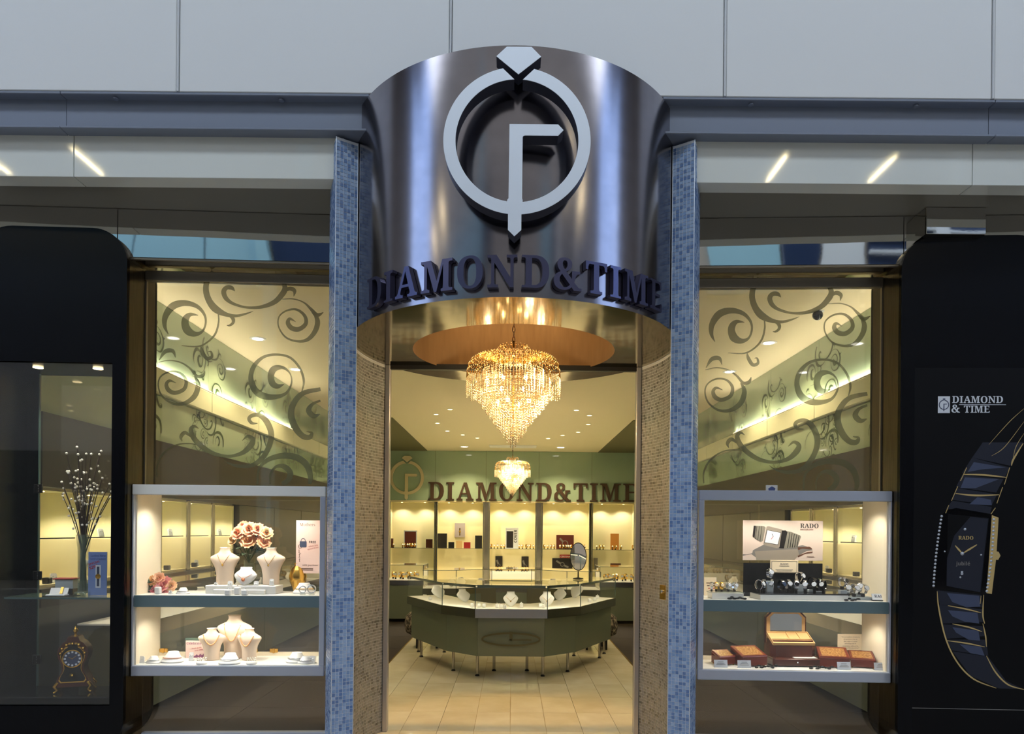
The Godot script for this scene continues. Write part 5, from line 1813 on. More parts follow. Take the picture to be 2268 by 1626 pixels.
	var oct := func(a: float, y0: float, y1: float, c: float) -> PackedVector2Array:
		return PackedVector2Array([Vector2(-a, y0), Vector2(a, y0), Vector2(a, y1 - c), Vector2(a - c, y1), Vector2(-a + c, y1), Vector2(-a, y1 - c)])
	g = Geo.new(); g.slab(oct.call(W - 0.01, 0.13, 0.365, 0.055), -0.125, -0.1); part("lid", g, M.dark_wood, jb)
	g = Geo.new(); g.slab(oct.call(W - 0.018, 0.13, 0.355, 0.052), -0.1, -0.097); part("lid_lining", g, M.tan, jb)
	g = Geo.new(); g.slab(oct.call(W - 0.042, 0.14, 0.332, 0.025), -0.097, -0.095); part("mirror", g, M.mirror_plain, jb)
	for s in [-1.0, 1.0]:
		part("drawer_side", bx(s * (W - 0.005), s * (W + 0.012), 0.05, 0.06, -0.05, 0.11, 0.002), M.dark_wood, jb)
	var pc := board("picture_card", "small blue and white picture card on top of the right showcase", "card", at(1697, 1085, 4.8), at(1722, 1069, 4.8), M.ink_pale, 0.01, -0.1)
	pc.position.y = 1.732
	shape(pc, "print", [[-0.02, 0.008], [0.018, 0.006], [0.024, 0.03], [0.0, 0.042], [-0.024, 0.028]], 0.001, M.ink_navy)
	# four inlaid boxes
	for e in [[1602, 0.122, 0.095, "far left", 0.3], [1658, 0.185, 0.12, "second from the left", 0.25], [1844, 0.185, 0.12, "third from the left", -0.25], [1908, 0.15, 0.1, "far right", -0.3]]:
		var o := thing("inlaid_box", "red wooden box with inlaid picture lid, %s on the lower board" % e[3], "box", win(e[0], L, 4.73), e[4], "inlaid wooden boxes")
		var bw: float = e[1] / 2
		g = Geo.new()
		for q in 1: plan_slab(g, [[-bw, -bw * 0.8], [bw, -bw * 0.8], [bw, bw * 0.8], [-bw, bw * 0.8]], 0.008, e[2] * 0.62)
		part("body", g, M.red_wood, o)
		g = Geo.new()
		g.xf = Transform3D(Basis(Vector3.RIGHT, 0.32), Vector3(0, e[2] * 0.75, 0))
		g.cbox(Vector3(-bw * 1.04, -0.014, -bw * 0.86), Vector3(bw * 1.04, 0.006, bw * 0.86), 0.004)
		var ld := part("lid", g, M.red_wood, o)
		var gi := Geo.new(); gi.xf = g.xf
		gi.box(Vector3(-bw * 0.82, 0.006, -bw * 0.64), Vector3(bw * 0.82, 0.0068, bw * 0.64))
		part("inlay", gi, M.inlay, ld)
		part("back_wall", bx(-bw, bw, e[2] * 0.6, e[2] * 0.98, -bw * 0.8, -bw * 0.72), M.red_wood, o)
		for s in [-1.0, 1.0]:
			for t in [-1.0, 1.0]:
				var ft := Geo.new(); ft.ball(Vector3(s * bw * 0.85, 0.005, t * bw * 0.65), Vector3.ONE * 0.006, 8, 5)
				part("foot", ft, M.gold, o)
	for e in [[1597, "far left, before the smallest box"], [1649, "second from the left"], [1870, "third from the left"], [1952, "far right"]]:
		var o := thing("price_card", "small white price card on the lower board, %s" % e[1], "card", win(e[0], L, 4.61), 0.0, "white price cards")
		var c := Geo.new(); c.xf = Transform3D(Basis(Vector3.RIGHT, -0.2), Vector3.ZERO)
		c.box(Vector3(-0.044, 0, -0.002), Vector3(0.044, 0.05, 0))
		part("card", c, M.ink_pale, o)
		part("foot", bx(-0.044, 0.044, 0, 0.003, -0.02, 0.0), M.shelf_glass, o)
		for k in 3: part("text_line", bx(-0.03 + 0.006 * k, 0.03 - 0.006 * k, 0.018 + k * 0.009, 0.0205 + k * 0.009, -0.0035 - 0.002 * k, -0.0018 - 0.002 * k), M.ink_grey, o)
	var cs := board("notice_card", "cream notice card with italic lines hung behind the far right box", "card", at(1855, 1440, 4.9), at(1912, 1405, 4.9), M.card_cream, 0.003)
	for k in 6:
		word(cs, ["\"It is a condition of entry to", "the premises that no", "film, video or sound", "recording will be", "undertaken without the", "consent of the proprietor\""][k], 0.0062, 0.0, 0.086 - k * 0.0152, 0.0, M.ink_brown, false, slanted())

# ------------------------------------------------------------------ showcase in the left column
func build_left_column_goods() -> void:
	var y := 1.0025
	var vs := thing("glass_vase", "heavy glass vase of pearl twigs in the black column", "vase", win(184, y, 4.66))
	var g := Geo.new()
	g.lathe([Vector2(0.0005, 0.0), Vector2(0.05, 0.0), Vector2(0.05, 0.022), Vector2(0.032, 0.03), Vector2(0.034, 0.3), Vector2(0.045, 0.4)], 24)
	part("body", g, M.shelf_glass, vs)
	var sp := thing("pearl_twigs", "dark twigs tipped with pearls fanning out of the glass vase", "twigs", vs.position + Vector3(0, 0.03, 0))
	for k in 26:
		var a := TAU * k / 26.0 + rng.randf() * 0.2
		var spread := rng.randf_range(0.04, 0.17)
		var top := rng.randf_range(0.62, 1.0)
		var tip := Vector3(cos(a) * spread * 1.1, top, sin(a) * spread * 0.6)
		var pts := []
		for i in 6:
			var t := i / 5.0
			pts.append(Vector3(-cos(a) * 0.02 * (1 - t), 0, -sin(a) * 0.02 * (1 - t)) + Vector3(tip.x * t * t, tip.y * t, tip.z * t * t))
		g = Geo.new()
		g.tube(pts, 0.003, 4, false)
		var st := part("twig", g, M.twig, sp)
		for q in 4:
			var pg := Geo.new()
			var pp: Vector3 = pts[5].lerp(pts[3], q * 0.28 + rng.randf() * 0.1) + Vector3(rng.randf_range(-0.02, 0.02), 0, rng.randf_range(-0.015, 0.015)) * float(q > 0)
			pg.ball(pp, Vector3.ONE * 0.008, 8, 6)
			part("pearl", pg, M.pearl, st)
	var bc := board("price_board", "blue watch price board standing in the black column showcase", "board", at(196, 1322, 4.62), at(236, 1226, 4.62), M.ink_blue, 0.005, 0.12)
	bc.position.y = y
	word(bc, "Ladies New", 0.011, -0.045, 0.255, 0.0, M.ink_navy, true, slanted())
	word(bc, "Gent's Fashion", 0.009, -0.047, 0.235, 0.0, M.ink_navy, true, slanted())
	word(bc, "SPECIAL", 0.012, -0.052, 0.195, 0.0, M.ink_red, true, sans(), 0.35)
	word(bc, "$299", 0.016, -0.046, 0.168, 0.0, M.ink_red, true, sans(), 0.35)
	part("watch_strip", bx(-0.012, 0.02, 0.05, 0.2, 0, 0.001), M.ink_pale, bc)
	part("watch_strip", bx(-0.004, 0.012, 0.06, 0.19, 0.001, 0.0018), M.ink_slate, bc)
	g = Geo.new(); g.xf = Transform3D(Basis(Vector3.RIGHT, PI / 2), Vector3(0.004, 0.125, 0.0018)); g.lathe([Vector2(0.017, 0), Vector2(0.0005, 0.001)], 20)
	part("watch_dial", g, M.gold, bc)
	var rb := thing("gift_box", "grey gift box with a red lid on the column shelf", "box", win(148, y + 0.04, 4.72), 0.15)
	part("body", bx(-0.055, 0.055, 0, 0.062, -0.04, 0.04, 0.002), M.card_grey, rb)
	part("lid", bx(-0.066, 0.06, 0.062, 0.07, -0.05, 0.05, 0.002), M.ink_red, rb)
	part("block", bx(-0.05, 0.05, -0.04, 0, -0.035, 0.035, 0.002), M.black, rb)
	var wbx := thing("watch_box", "open white watch box on the column shelf below the red lid", "box", win(127, y, 4.6), 0.1)
	part("tray", bx(-0.058, 0.058, 0, 0.012, -0.03, 0.03, 0.002), M.white, wbx)
	g = Geo.new(); g.xf = Transform3D(Basis(Vector3.RIGHT, -0.5), Vector3(0, 0.012, -0.01)); g.box(Vector3(-0.055, 0, -0.006), Vector3(0.055, 0.045, 0))
	part("cushion", g, M.white, wbx)
	g = Geo.new(); g.xf = Transform3D(Basis(Vector3.RIGHT, -0.5), Vector3(0.018, 0.014, -0.008)); g.box(Vector3(-0.008, 0, 0), Vector3(0.008, 0.046, 0.004))
	part("watch", g, M.gold, wbx)
	part("block", bx(-0.07, 0.12, 0.0, 0.004, -0.05, 0.035), M.black, wbx)
	# mantel clock
	var ck := thing("mantel_clock", "dark wooden mantel clock with gilt mounts in the black column", "clock", win(166, 0.3705, 4.66), 0.3)
	var half := [[0.0, 0.0], [0.085, 0.0], [0.1, 0.02], [0.09, 0.05], [0.07, 0.085], [0.062, 0.115], [0.066, 0.15], [0.082, 0.185], [0.09, 0.22], [0.082, 0.255], [0.06, 0.285], [0.04, 0.298], [0.03, 0.325], [0.0, 0.325]]
	var outl := func(sc: float, oy: float) -> PackedVector2Array:
		var q := PackedVector2Array()
		for e in half: q.append(Vector2(e[0] * sc, e[1] * sc + oy))
		var r := half.duplicate(); r.reverse()
		for e in r:
			if e[0] > 0.0: q.append(Vector2(-e[0] * sc, e[1] * sc + oy))
		return q
	g = Geo.new(); g.slab(outl.call(1.0, 0.04), -0.055, 0.055)
	part("case", g, M.dark_wood, ck)
	g = Geo.new(); g.slab(outl.call(0.8, 0.068), 0.055, 0.058)
	part("gilt_border", g, M.gold, ck)
	g = Geo.new(); g.slab(outl.call(0.74, 0.076), 0.058, 0.0595)
	part("front_panel", g, M.black_gloss, ck)
	g = Geo.new(); g.xf = Transform3D(Basis(Vector3.RIGHT, PI / 2), Vector3(0, 0.225, 0.0595))
	g.lathe([Vector2(0.058, 0), Vector2(0.058, 0.006), Vector2(0.052, 0.008)], 32, 0, TAU, false)
	part("bezel", g, M.gold, ck)
	g = Geo.new(); g.xf = Transform3D(Basis(Vector3.RIGHT, PI / 2), Vector3(0, 0.225, 0.0625))
	g.lathe([Vector2(0.052, 0), Vector2(0.0005, 0.0005)], 32)
	var dl := part("dial", g, M.ink_slate, ck)
	for k in 12:
		var a := TAU * k / 12.0
		g = Geo.new(); g.xf = Transform3D(Basis(Vector3.BACK, -a), Vector3(sin(a) * 0.043, 0.225 + cos(a) * 0.043, 0.064))
		g.box(Vector3(-0.0055, -0.006, -0.0005), Vector3(0.0055, 0.006, 0.0005))
		part("numeral_plate", g, M.ink_pale, dl)
	for e in [[0.9, 0.03], [-1.1, 0.024]]:
		g = Geo.new(); g.xf = Transform3D(Basis(Vector3.BACK, -e[0]), Vector3(0, 0.225, 0.0655)); g.box(Vector3(-0.0015, -0.004, 0), Vector3(0.0015, e[1], 0.0008))
		part("hand", g, M.gold, dl)
	g = Geo.new()
	g.lathe([Vector2(0.012, 0.362), Vector2(0.006, 0.375), Vector2(0.008, 0.385), Vector2(0.016, 0.4), Vector2(0.01, 0.414), Vector2(0.003, 0.424), Vector2(0.0005, 0.43)], 16)
	part("finial", g, M.gold, ck)
	for k in 7:
		g = Geo.new()
		var a := PI * k / 6.0
		g.ball(Vector3(cos(a) * 0.07, 0.26 + sin(a) * 0.062, 0.06), Vector3(0.013, 0.013, 0.008), 8, 5)
		part("gilt_mount", g, M.gold, ck)
	for s in [-1.0, 1.0]:
		for z in [-0.045, 0.045]:
			g = Geo.new()
			g.tube([Vector3(s * 0.085, 0.07, z), Vector3(s * 0.105, 0.045, z * 1.1), Vector3(s * 0.09, 0.02, z * 1.1), Vector3(s * 0.105, 0.004, z * 1.25)], [0.012, 0.013, 0.008, 0.01], 8)
			part("foot", g, M.gold, ck)
	g = Geo.new(); g.ball(Vector3(0, 0.115, 0.06), Vector3(0.022, 0.018, 0.008), 10, 6)
	part("gilt_mount", g, M.gold, ck)

# ------------------------------------------------------------------ poster on the right column
func build_poster() -> void:
	var d := 4.425
	var a := at(2027, 815, d)
	var o := thing("column_poster", "tall black poster of a jewelled watch on the right column, DIAMOND & TIME above", "poster", Vector3(a.x, 0.15, -d), -TURN)
	var W := 0.85
	var H := a.y - 0.15
	part("board", bx(0, W, 0, H, -0.03, 0.0, 0.002), M.poster_black, o)
	# drawing plane: photograph pixels laid on the board
	var to := func(px: float, py: float) -> Array:
		var p := o.transform.affine_inverse() * at(px, py, d - (at(px, py, d).x - a.x) * TURN)
		return [p.x, p.y]
	var draw := func(called: String, pts: Array, z: float, m: Material) -> void:
		var q := []
		for e in pts: q.append(to.call(1990 + e[0] / 2.518, 980 + e[1] / 2.517))
		shape(o, called, q, z, m)
	# logo and name
	var l0: Array = to.call(2077, 915)
	var l1: Array = to.call(2104, 878)
	part("logo_square", bx(l0[0], l1[0], l0[1], l1[1], 0, 0.001), M.ink_pale, o)
	var sh := logo_shapes(0.0000735)
	for k in 3:
		var g := Geo.new(); g.slab(sh[k], 0, 0.0006)
		part("logo_mark", g, M.ink_slate, o, Vector3((l0[0] + l1[0]) / 2, (l0[1] + l1[1]) / 2 - 0.001, 0.001))
	var t0: Array = to.call(2108, 893)
	word(o, "DIAMOND", 0.038, t0[0], t0[1], 0.0, M.ink_pale)
	t0 = to.call(2130, 914)
	word(o, "TIME", 0.038, t0[0] + 0.012, t0[1], 0.0, M.ink_pale)
	t0 = to.call(2106, 914)
	word(o, "&", 0.044, t0[0], t0[1], 0.0, M.ink_pale)
	var r0: Array = to.call(2124, 897)
	var r1: Array = to.call(2228, 895)
	part("rule", bx(r0[0], r1[0], r0[1], r0[1] + 0.003, 0, 0.001), M.ink_pale, o)
	r0 = to.call(2025, 1569)
	part("rule", bx(0.0, W, r0[1], r0[1] + 0.004, 0, 0.001), M.ink_grey, o)
	# watch: links above, case, links below, far side of the bracelet
	var gold_edge := func(pts: Array, wd: float, z: float) -> void:
		var g := Geo.new()
		var P := []
		var Wd := []
		var cp := []
		for i in pts.size(): cp.append([pts[i][0], pts[i][1], 400.0 if i == 0 or i == pts.size() - 1 else 1000.0])
		var sm := spline(cp)
		for i in sm[0].size():
			var e: Array = to.call(1990 + sm[0][i].x / 2.518, 980 + sm[0][i].y / 2.517)
			P.append(Vector2(e[0], e[1])); Wd.append(wd * sm[1][i] / 1000.0)
		g.ribbon(P, Wd, z)
		part("gold_print", g, M.ink_gold, o)
	var top := [[[470, 0], [695, 0], [625, 130], [410, 85]], [[410, 85], [620, 140], [590, 200], [355, 170]], [[355, 180], [585, 205], [545, 280], [320, 250]], [[330, 255], [550, 290], [520, 350], [300, 320]], [[300, 325], [520, 360], [510, 400], [265, 370]]]
	for q in top: draw.call("link_print", q, 0.001, M.ink_night)
	var shine := [[[385, 165], [420, 110], [600, 140], [470, 150]], [[345, 255], [370, 195], [560, 205], [430, 255]], [[395, 345], [440, 305], [515, 320], [520, 350]]]
	for q in shine: draw.call("shine_print", q, 0.0014, M.ink_slate)
	for q in [[[360, 178], [480, 182], [600, 195]], [[318, 285], [430, 296], [560, 292]], [[380, 140], [345, 215]], [[330, 245], [295, 325]], [[620, 140], [590, 235]], [[580, 250], [548, 340]], [[695, 5], [640, 95], [630, 130]], [[540, 365], [515, 400]], [[262, 395], [280, 350]]]: gold_edge.call(q, 0.011, 0.0016)
	draw.call("case_print", [[265, 380], [320, 365], [520, 400], [555, 415], [545, 640], [510, 845], [330, 835], [190, 810], [205, 600], [240, 410]], 0.001, M.black_gloss)
	draw.call("case_print", [[520, 405], [558, 420], [545, 640], [520, 845], [490, 840], [505, 640]], 0.0014, M.ink_gold)
	draw.call("dial_print", [[275, 400], [505, 420], [480, 640], [460, 840], [265, 800], [270, 640]], 0.0016, M.poster_black)
	draw.call("dial_print", [[400, 415], [500, 425], [475, 640], [455, 835], [268, 800], [270, 650], [310, 520]], 0.0018, M.ink_night)
	for k in 20:
		var t := k / 19.0
		for e in [[lerpf(240, 195, t) + sin(t * PI) * -6, lerpf(412, 800, t)], [lerpf(531, 492, t) + sin(t * PI) * 8, lerpf(430, 830, t)]]:
			var c: Array = to.call(1990 + e[0] / 2.518, 980 + e[1] / 2.517)
			var g := Geo.new()
			g.ball(Vector3(c[0], c[1], 0.0015), Vector3(0.0085, 0.0085, 0.0015), 8, 4)
			part("jewel_print", g, M.ink_pale, o)
	for q in [[[315, 575], [355, 620]], [[437, 570], [355, 620]]]: gold_edge.call([q[0], [(q[0][0] + q[1][0]) / 2.0, (q[0][1] + q[1][1]) / 2.0], q[1]], 0.011, 0.0024)
	for e in [[355, 620, 0.012], [370, 485, 0.009], [460, 627, 0.006], [257, 608, 0.005], [344, 752, 0.006]]:
		var c: Array = to.call(1990 + e[0] / 2.518, 980 + e[1] / 2.517)
		var g := Geo.new(); g.ball(Vector3(c[0], c[1], 0.002), Vector3(e[2], e[2], 0.0012), 12, 4)
		part("jewel_print", g, M.ink_pale, o)
	var tx: Array = to.call(1990 + 332 / 2.518, 980 + 542 / 2.517)
	word(o, "RADO", 0.0195, tx[0], tx[1], 0.0022, M.ink_gold, true, serif())
	tx = to.call(1990 + 320 / 2.518, 980 + 692 / 2.517)
	word(o, "jubilé", 0.02, tx[0], tx[1], 0.0022, M.ink_grey, true, sans())
	tx = to.call(1990 + 345 / 2.518, 980 + 738 / 2.517)
	word(o, "8", 0.02, tx[0], tx[1], 0.0022, M.ink_pale, true, sans())
	draw.call("crown_print", [[512, 625], [530, 605], [558, 610], [568, 632], [555, 655], [515, 652]], 0.0022, M.ink_gold)
	var low := [[[215, 825], [460, 850], [470, 920], [230, 905]], [[225, 905], [465, 930], [475, 1000], [245, 1010]], [[240, 1015], [470, 1025], [480, 1080], [265, 1095]], [[265, 1100], [490, 1100], [500, 1190], [300, 1160]], [[300, 1165], [500, 1195], [600, 1330], [695, 1375], [560, 1372], [400, 1300]]]
	for q in low: draw.call("link_print", q, 0.001, M.ink_night)
	for q in [[[270, 840], [450, 855], [455, 915], [380, 920], [300, 890]], [[275, 935], [440, 950], [450, 1010], [370, 1000], [300, 970]], [[300, 1030], [445, 1050], [455, 1105], [390, 1100], [320, 1060]], [[340, 1125], [460, 1140], [480, 1190], [400, 1175]]]: draw.call("shine_print", q, 0.0014, M.ink_slate)
	for q in [[[275, 910], [380, 930], [460, 950]], [[300, 1012], [390, 1030], [465, 1055]], [[270, 1105], [380, 1120], [480, 1140]], [[475, 850], [470, 960], [480, 1010]], [[470, 1010], [485, 1080], [490, 1140]], [[215, 830], [225, 930], [265, 1100], [330, 1230], [420, 1320], [545, 1370]], [[490, 1190], [540, 1280], [610, 1350], [700, 1378]], [[460, 855], [455, 900]]]: gold_edge.call(q, 0.009, 0.0016)
	for q in [[[2268, 934], [2225, 990], [2196, 1010]], [[2268, 905], [2235, 935], [2190, 985]], [[2268, 960], [2250, 990], [2243, 1020]]]:
		var pp := []
		for e in q: pp.append([(e[0] - 1990) * 2.518, (e[1] - 980) * 2.517])
		gold_edge.call(pp, 0.0035, 0.0012)

# ------------------------------------------------------------------ goods on the counters and the back wall
func build_shop_goods() -> void:
	# front counter
	var D := 0.6915
	bust("cream necklace stand in the middle of the curved counter", at_height(1131, 1343, D), 0.148, 0.15, M.bust_white, [0.3, 0.66, 0.4, "gold"], "gold chain on the middle counter stand", COLLAR)
	bust("cream necklace stand right of the middle on the curved counter", at_height(1211, 1343, D), 0.148, 0.15, M.bust_white, [0.3, 0.66, 0.4, "gold"], "gold chain on the counter stand right of the middle", COLLAR)
	bust("slanted cream stand left on the curved counter", at_height(1030, 1333, D), 0.13, 0.16, M.bust_white, [], "", COLLAR, 0.5, 0.6)
	bust("slanted cream stand with dark cord, far left on the curved counter", at_height(975, 1325, D), 0.14, 0.17, M.bust_white, [], "", COLLAR, 0.6, 0.7)
	bust("slanted cream stand at the right bend of the curved counter", at_height(1238, 1330, D), 0.13, 0.15, M.bust_white, [], "", COLLAR, 0.4, -0.5)
	bust("tall slanted cream stand far right on the curved counter", at_height(1272, 1324, D), 0.17, 0.17, M.bust_white, [], "", COLLAR, 0.5, -0.8)
	var spots := [[1046, 1345, "farthest left of the front row"], [1061, 1345, "second in the front row"], [1072, 1345, "third in the front row"], [1101, 1346, "just left of the middle stand"], [1110, 1347, "touching the middle stand on its left"], [1118, 1348, "in front of the middle stand"], [1155, 1347, "just right of the middle stand"], [1197, 1345, "left of the right stand"], [1204, 1347, "in front of the right stand"], [953, 1329, "on the left wing"], [1306, 1334, "on the right wing"], [1317, 1331, "farther along the right wing"], [1323, 1326, "near the end of the right wing"]]
	for e in spots:
		ring_block("small cream ring block on the curved counter, %s" % e[2], at_height(e[0], e[1], D), 0.035, 0.06 if e[0] == 1155 else 0.045, M.bust_white, 0.0, "ring blocks on the curved counter")
	# swivel mirror
	var mp := at(1281, 1233, 7.75)
	var mr := thing("swivel_mirror", "oval swivel mirror on a stand on the curved counter", "mirror", Vector3(mp.x, 0.924, -7.75), -0.25)
	var g := Geo.new()
	g.lathe([Vector2(0.06, 0), Vector2(0.055, 0.012), Vector2(0.008, 0.02), Vector2(0.007, 0.09)], 20, 0, TAU, false)
	part("stand", g, M.dark_metal, mr)
	g = Geo.new()
	g.xf = Transform3D(Basis(Vector3.RIGHT, PI / 2 + 0.12) * Basis.from_scale(Vector3(0.092, 1, 0.158)), Vector3(0, mp.y - 0.924, 0))
	g.lathe([Vector2(0.9, -0.008), Vector2(1.0, -0.004), Vector2(1.0, 0.006), Vector2(0.94, 0.008)], 40, 0, TAU, false)
	g.lathe([Vector2(0.0005, -0.008), Vector2(0.9, -0.008)], 40)
	part("frame", g, M.dark_metal, mr)
	var gm := Geo.new(); gm.xf = g.xf
	gm.lathe([Vector2(0.95, 0.0065), Vector2(0.0005, 0.0066)], 40)
	part("glass", gm, M.mirror_plain, mr)
	# rear counters
	var k_all := 0
	for e in [[1000, 1276, 0.1], [1020, 1270, 0.13], [1065, 1273, 0.12], [1225, 1272, 0.12], [1250, 1274, 0.11]]:
		k_all += 1
		bust("cream stand on the second curved counter, number %s from the left" % ["one", "two", "three", "four", "five"][k_all - 1], at(e[0], 1280, 9.8) * Vector3(1, 0, 1) + Vector3(0, 0.662, 0), e[2], e[2] * 1.1, M.bust_white, [], "", COLLAR, 0.3)
	var mats := [M.gold, M.chrome, M.black_gloss, M.rose_gold]
	var wsrc := make_watch("first wristwatch from the aisle on the rear left counter", M.gold, M.ink_pale, "watches on the rear left counter")
	wsrc.position = Vector3(-1.5, 0.657, -11.25); wsrc.scale = Vector3.ONE * 1.5
	for k in 13:
		var x := -1.5 - 0.06 * k
		if k > 0:
			var c := copy(wsrc, Vector3(x, 0.657, -11.25 - 0.12 * (k % 2)), rng.randf_range(-0.6, 0.6), "%s wristwatch from the aisle on the rear left counter" % ORD[k])
			c.scale = Vector3.ONE * 1.5
	for k in 10:
		var c := copy(wsrc, Vector3(1.5 + 0.07 * k, 0.657, -11.25 - 0.12 * (k % 2)), rng.randf_range(-0.6, 0.6), "%s wristwatch from the aisle on the rear right counter" % ORD[k], "watches on the rear right counter")
		c.scale = Vector3.ONE * 1.5
	# side counters: white jewellery stands
	for s in [-1.0, 1.0]:
		for k in 9:
			bust("white jewellery stand on the long %s counter, %s from the window" % ["left" if s < 0 else "right", ORD[k]], Vector3(s * (3.02 + 0.1 * (k % 2)), 0.7215, -5.6 - 0.5 * k), 0.13, 0.14, M.bust_white, [], "", COLLAR, 0.4, -s * 0.9, "stands on the long %s counter" % ("left" if s < 0 else "right"))
		for k in 6:
			var d := 5.2 + 0.6 * k
			bust("white necklace bust in the %s wall niche, %s from the window" % ["left" if s < 0 else "right", ORD[k]], Vector3(s * (XW + 0.1), 1.032 if k % 2 else 1.372, -d + 0.1), 0.19, 0.15, M.bust_white, [], "", BUST, 0.0, -s * 1.4, "busts in the %s wall niches" % ("left" if s < 0 else "right"))
			earring_card("white earring card in the %s wall niche, %s from the window" % ["left" if s < 0 else "right", ORD[k]], Vector3(s * (XW + 0.05), 1.372 if k % 2 else 1.032, -d - 0.1), 0.06, 0.07, M.bust_white, -s * 1.4, "cards in the %s wall niches" % ("left" if s < 0 else "right"))
			single("black_ring_box", bx(-0.025, 0.025, 0, 0.045, -0.025, 0.025, 0.004), M.black, "black ring box in the %s wall niche, %s from the window" % ["left" if s < 0 else "right", ORD[k]], "box", Vector3(s * (XW + 0.03), 1.031, -d + 0.02), Vector3.ZERO, "ring boxes in the %s wall niches" % ("left" if s < 0 else "right"))
	# back wall
	var DZ := DB + 0.2
	var SH := 0.1 + 0.855 + 0.001
	var bd := [
		["red-brown poster in a white frame, first bay", 895, 1178, 923, 1215, M.ink_maroon, true], ["open dark watch box at the left edge, first bay", 862, 1195, 871, 1215, M.dark_wood, true], ["open dark watch box at the right, first bay", 943, 1196, 958, 1215, M.dark_wood, true],
		["slanted black picture board, second bay", 969, 1183, 990, 1215, M.ink_dark, true], ["grey poster hung on the panel, second bay", 1007, 1159, 1030, 1190, M.ink_mauve, false], ["black ring box, second bay", 993, 1202, 1006, 1215, M.black, true], ["open beige ring box, second bay", 1010, 1199, 1024, 1215, M.tan, true], ["red ring box, second bay", 1027, 1202, 1042, 1215, M.ink_crimson, true], ["tall black picture board, second bay", 1052, 1187, 1068, 1215, M.ink_dark, true],
		["framed black and white COVER poster, middle bay", 1120, 1170, 1148, 1215, M.ink_pale, true], ["black watch picture hung low left, middle bay", 1097, 1232, 1113, 1266, M.ink_dark, false], ["black watch picture hung low right, middle bay", 1155, 1233, 1171, 1268, M.ink_dark, false],
		["maroon watch poster, fourth bay", 1232, 1184, 1271, 1215, M.ink_maroon, true], ["red CERTINA name strip, fourth bay", 1240, 1229, 1264, 1236, M.ink_crimson, false], ["wide dark watch picture below the shelf, fourth bay", 1223, 1237, 1268, 1259, M.ink_dark, false],
		["orange upright board, last bay", 1352, 1180, 1371, 1215, M.ink_orange, true], ["slim dark panel below the shelf, last bay", 1315, 1236, 1324, 1265, M.ink_taupe, false], ["brown name strip below the shelf, last bay", 1352, 1248, 1375, 1254, M.ink_brown, false]]
	for e in bd:
		var zz := DB + 0.4 if not e[6] else DZ
		var o := board("shelf_board" if e[6] else "wall_picture", e[0], "box" if "box" in e[0] else ("strip" if "strip" in e[0] else "picture"), at(e[1], e[4], zz), at(e[3], e[2], zz), e[5], 0.03)
		if e[6]: o.position.y = SH
		else: o.position.z = -DB - 0.398
		var w: float = o.get_meta("w")
		var h: float = o.get_meta("h")
		if "white frame" in e[0] or "COVER" in e[0]:
			for s in [-1.0, 1.0]: part("frame", bx(s * w * 0.46, s * w * 0.52, 0, h, -0.02, 0.01), M.ink_pale if "white" in e[0] else M.ink_brown, o)
			part("frame", bx(-w * 0.52, w * 0.52, h * 0.96, h * 1.02, -0.02, 0.01), M.ink_pale if "white" in e[0] else M.ink_brown, o)
		if "COVER" in e[0]:
			part("print", bx(-w * 0.44, w * 0.1, 0.02, h * 0.85, 0, 0.004), M.ink_dark, o)
			var tm := text_mesh("COVER", 0.07, 0.001, sans())
			part("lettering", tm, M.ink_dark, o, Vector3(w * 0.28, h * 0.6, 0.002), Vector3(0, 0, PI / 2))
		if "CERTINA" in e[0]: word(o, "CERTINA", 0.04, 0, h * 0.2, 0.0, M.ink_pale, false, sans())
		if "watch" in e[0] and ("picture" in e[0] or "poster" in e[0]):
			g = Geo.new(); g.xf = Transform3D(Basis(Vector3.RIGHT, PI / 2), Vector3(0, h * 0.4, 0))
			g.lathe([Vector2(minf(w, h) * 0.22, 0.0), Vector2(minf(w, h) * 0.22, 0.003), Vector2(minf(w, h) * 0.16, 0.003)], 20, 0, TAU, false)
			part("watch_print", g, M.ink_grey, o)
			g = Geo.new(); g.ribbon([Vector2(-w * 0.3, h * 0.75), Vector2(-w * 0.1, h * 0.5)], [0.05, 0.05], 0.002); g.ribbon([Vector2(w * 0.3, h * 0.1), Vector2(w * 0.1, h * 0.3)], [0.05, 0.05], 0.002)
			part("watch_print", g, M.ink_grey, o)
		if "grey poster" in e[0]:
			g = Geo.new(); g.ribbon([Vector2(0, h * 0.12), Vector2(0, h * 0.65)], [0.03, 0.03], 0.002); g.ball(Vector3(0, h * 0.4, 0.002), Vector3(0.03, 0.04, 0.002), 12, 4)
			part("watch_print", g, M.gold, o)
	var ref := [[873, 1], [893, 1], [898, 1], [904, 1], [909, 1], [914, 1], [920, 1], [1088, 3], [1095, 3], [1102, 3], [1110, 3], [1117, 3], [1150, 3], [1157, 3], [1166, 3], [1174, 3], [1181, 3], [1205, 4], [1213, 4], [1220, 4], [1227, 4], [1240, 4], [1246, 4], [1252, 4], [1258, 4], [1264, 4], [1294, 4], [1321, 5], [1328, 5], [1335, 5], [1355, 5], [1362, 5], [1374, 5], [1401, 5]]
	var nth := [0, 0, 0, 0, 0, 0]
	for e in ref:
		nth[e[1]] += 1
		var c := copy(wsrc, Vector3(at(e[0], 1210, DZ).x, SH, -DB - 0.1), rng.randf_range(-0.5, 0.5), "%s wristwatch from the left on the back wall shelf, %s bay" % [ORD[nth[e[1]] - 1], ["", "first", "second", "middle", "fourth", "last"][e[1]]], "watches on the back wall shelf, bay %d" % e[1])
		c.scale = Vector3.ONE * 1.7
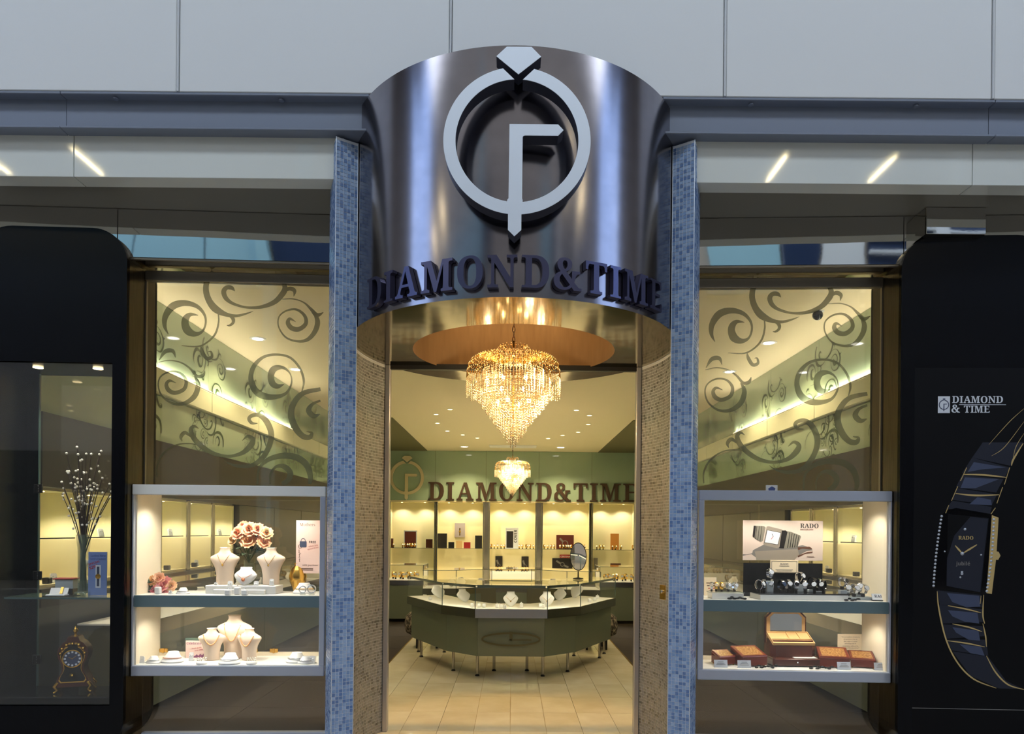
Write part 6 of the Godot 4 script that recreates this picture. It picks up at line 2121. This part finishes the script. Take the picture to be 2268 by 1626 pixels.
	for e in [1099, 1106, 1111, 1126, 1132, 1139, 1155, 1161, 1167]:
		nth[0] += 1
		var c := copy(wsrc, Vector3(at(e, 1270, DZ).x, 0.335, -DB - 0.1), rng.randf_range(-0.5, 0.5), "%s wristwatch from the left on the low ledge of the middle bay" % ORD[nth[0] - 1], "watches on the low ledge")
		c.scale = Vector3.ONE * 1.7
	single("low_ledge", bx(-0.62, 0.62, 0, 0.215, -0.3, 0.0, 0.01), M.white_lacquer, "white ledge at the foot of the middle back wall bay", "ledge", Vector3(at(1135, 1290, DB).x, 0.12, -DB - 0.05))

const SKY_E := 17.0
const COVE_E := 0.5
const DOWN_E := 3.3
const WARM := Color(1.0, 0.965, 0.85)
const CASE_E := 0.24
const CHAND_E := 0.19

func _ready() -> void:
	rng.seed = 20260
	var cam := Camera3D.new()
	cam.name = "camera"
	var near := 0.05
	cam.set_frustum(1626.0 / F * near, Vector2(0, 362.0 / F * near), near, 200.0)
	add_child(cam)
	cam.position = Vector3(0, EYE, 0)
	cam.rotation.z = ROLL
	cam.current = true
	var we := WorldEnvironment.new()
	we.name = "environment"
	var env := Environment.new()
	env.tonemap_mode = Environment.TONE_MAPPER_LINEAR
	env.tonemap_exposure = 1.0
	env.background_mode = Environment.BG_SKY
	var sky := Sky.new()
	var sm := ProceduralSkyMaterial.new()
	sm.sky_top_color = Color(0.6, 0.75, 1.0)
	sm.sky_horizon_color = Color(0.88, 0.93, 1.0)
	sm.ground_bottom_color = Color(0.4, 0.4, 0.4)
	sm.ground_horizon_color = Color(0.7, 0.75, 0.8)
	sm.sun_angle_max = 1.0
	sm.energy_multiplier = 4.4
	sky.sky_material = sm
	env.sky = sky
	env.sdfgi_enabled = true
	env.ssao_enabled = true
	env.ssil_enabled = true
	we.environment = env
	add_child(we)
	make_materials()
	build_hall()
	build_drum()
	build_wings()
	build_shell()
	build_niches()
	build_lights()
	build_windows()
	build_columns()
	build_cases()
	build_counters()
	build_chandeliers()
	build_back_sign()
	build_left_goods()
	build_right_goods()
	build_left_column_goods()
	build_poster()
	build_shop_goods()
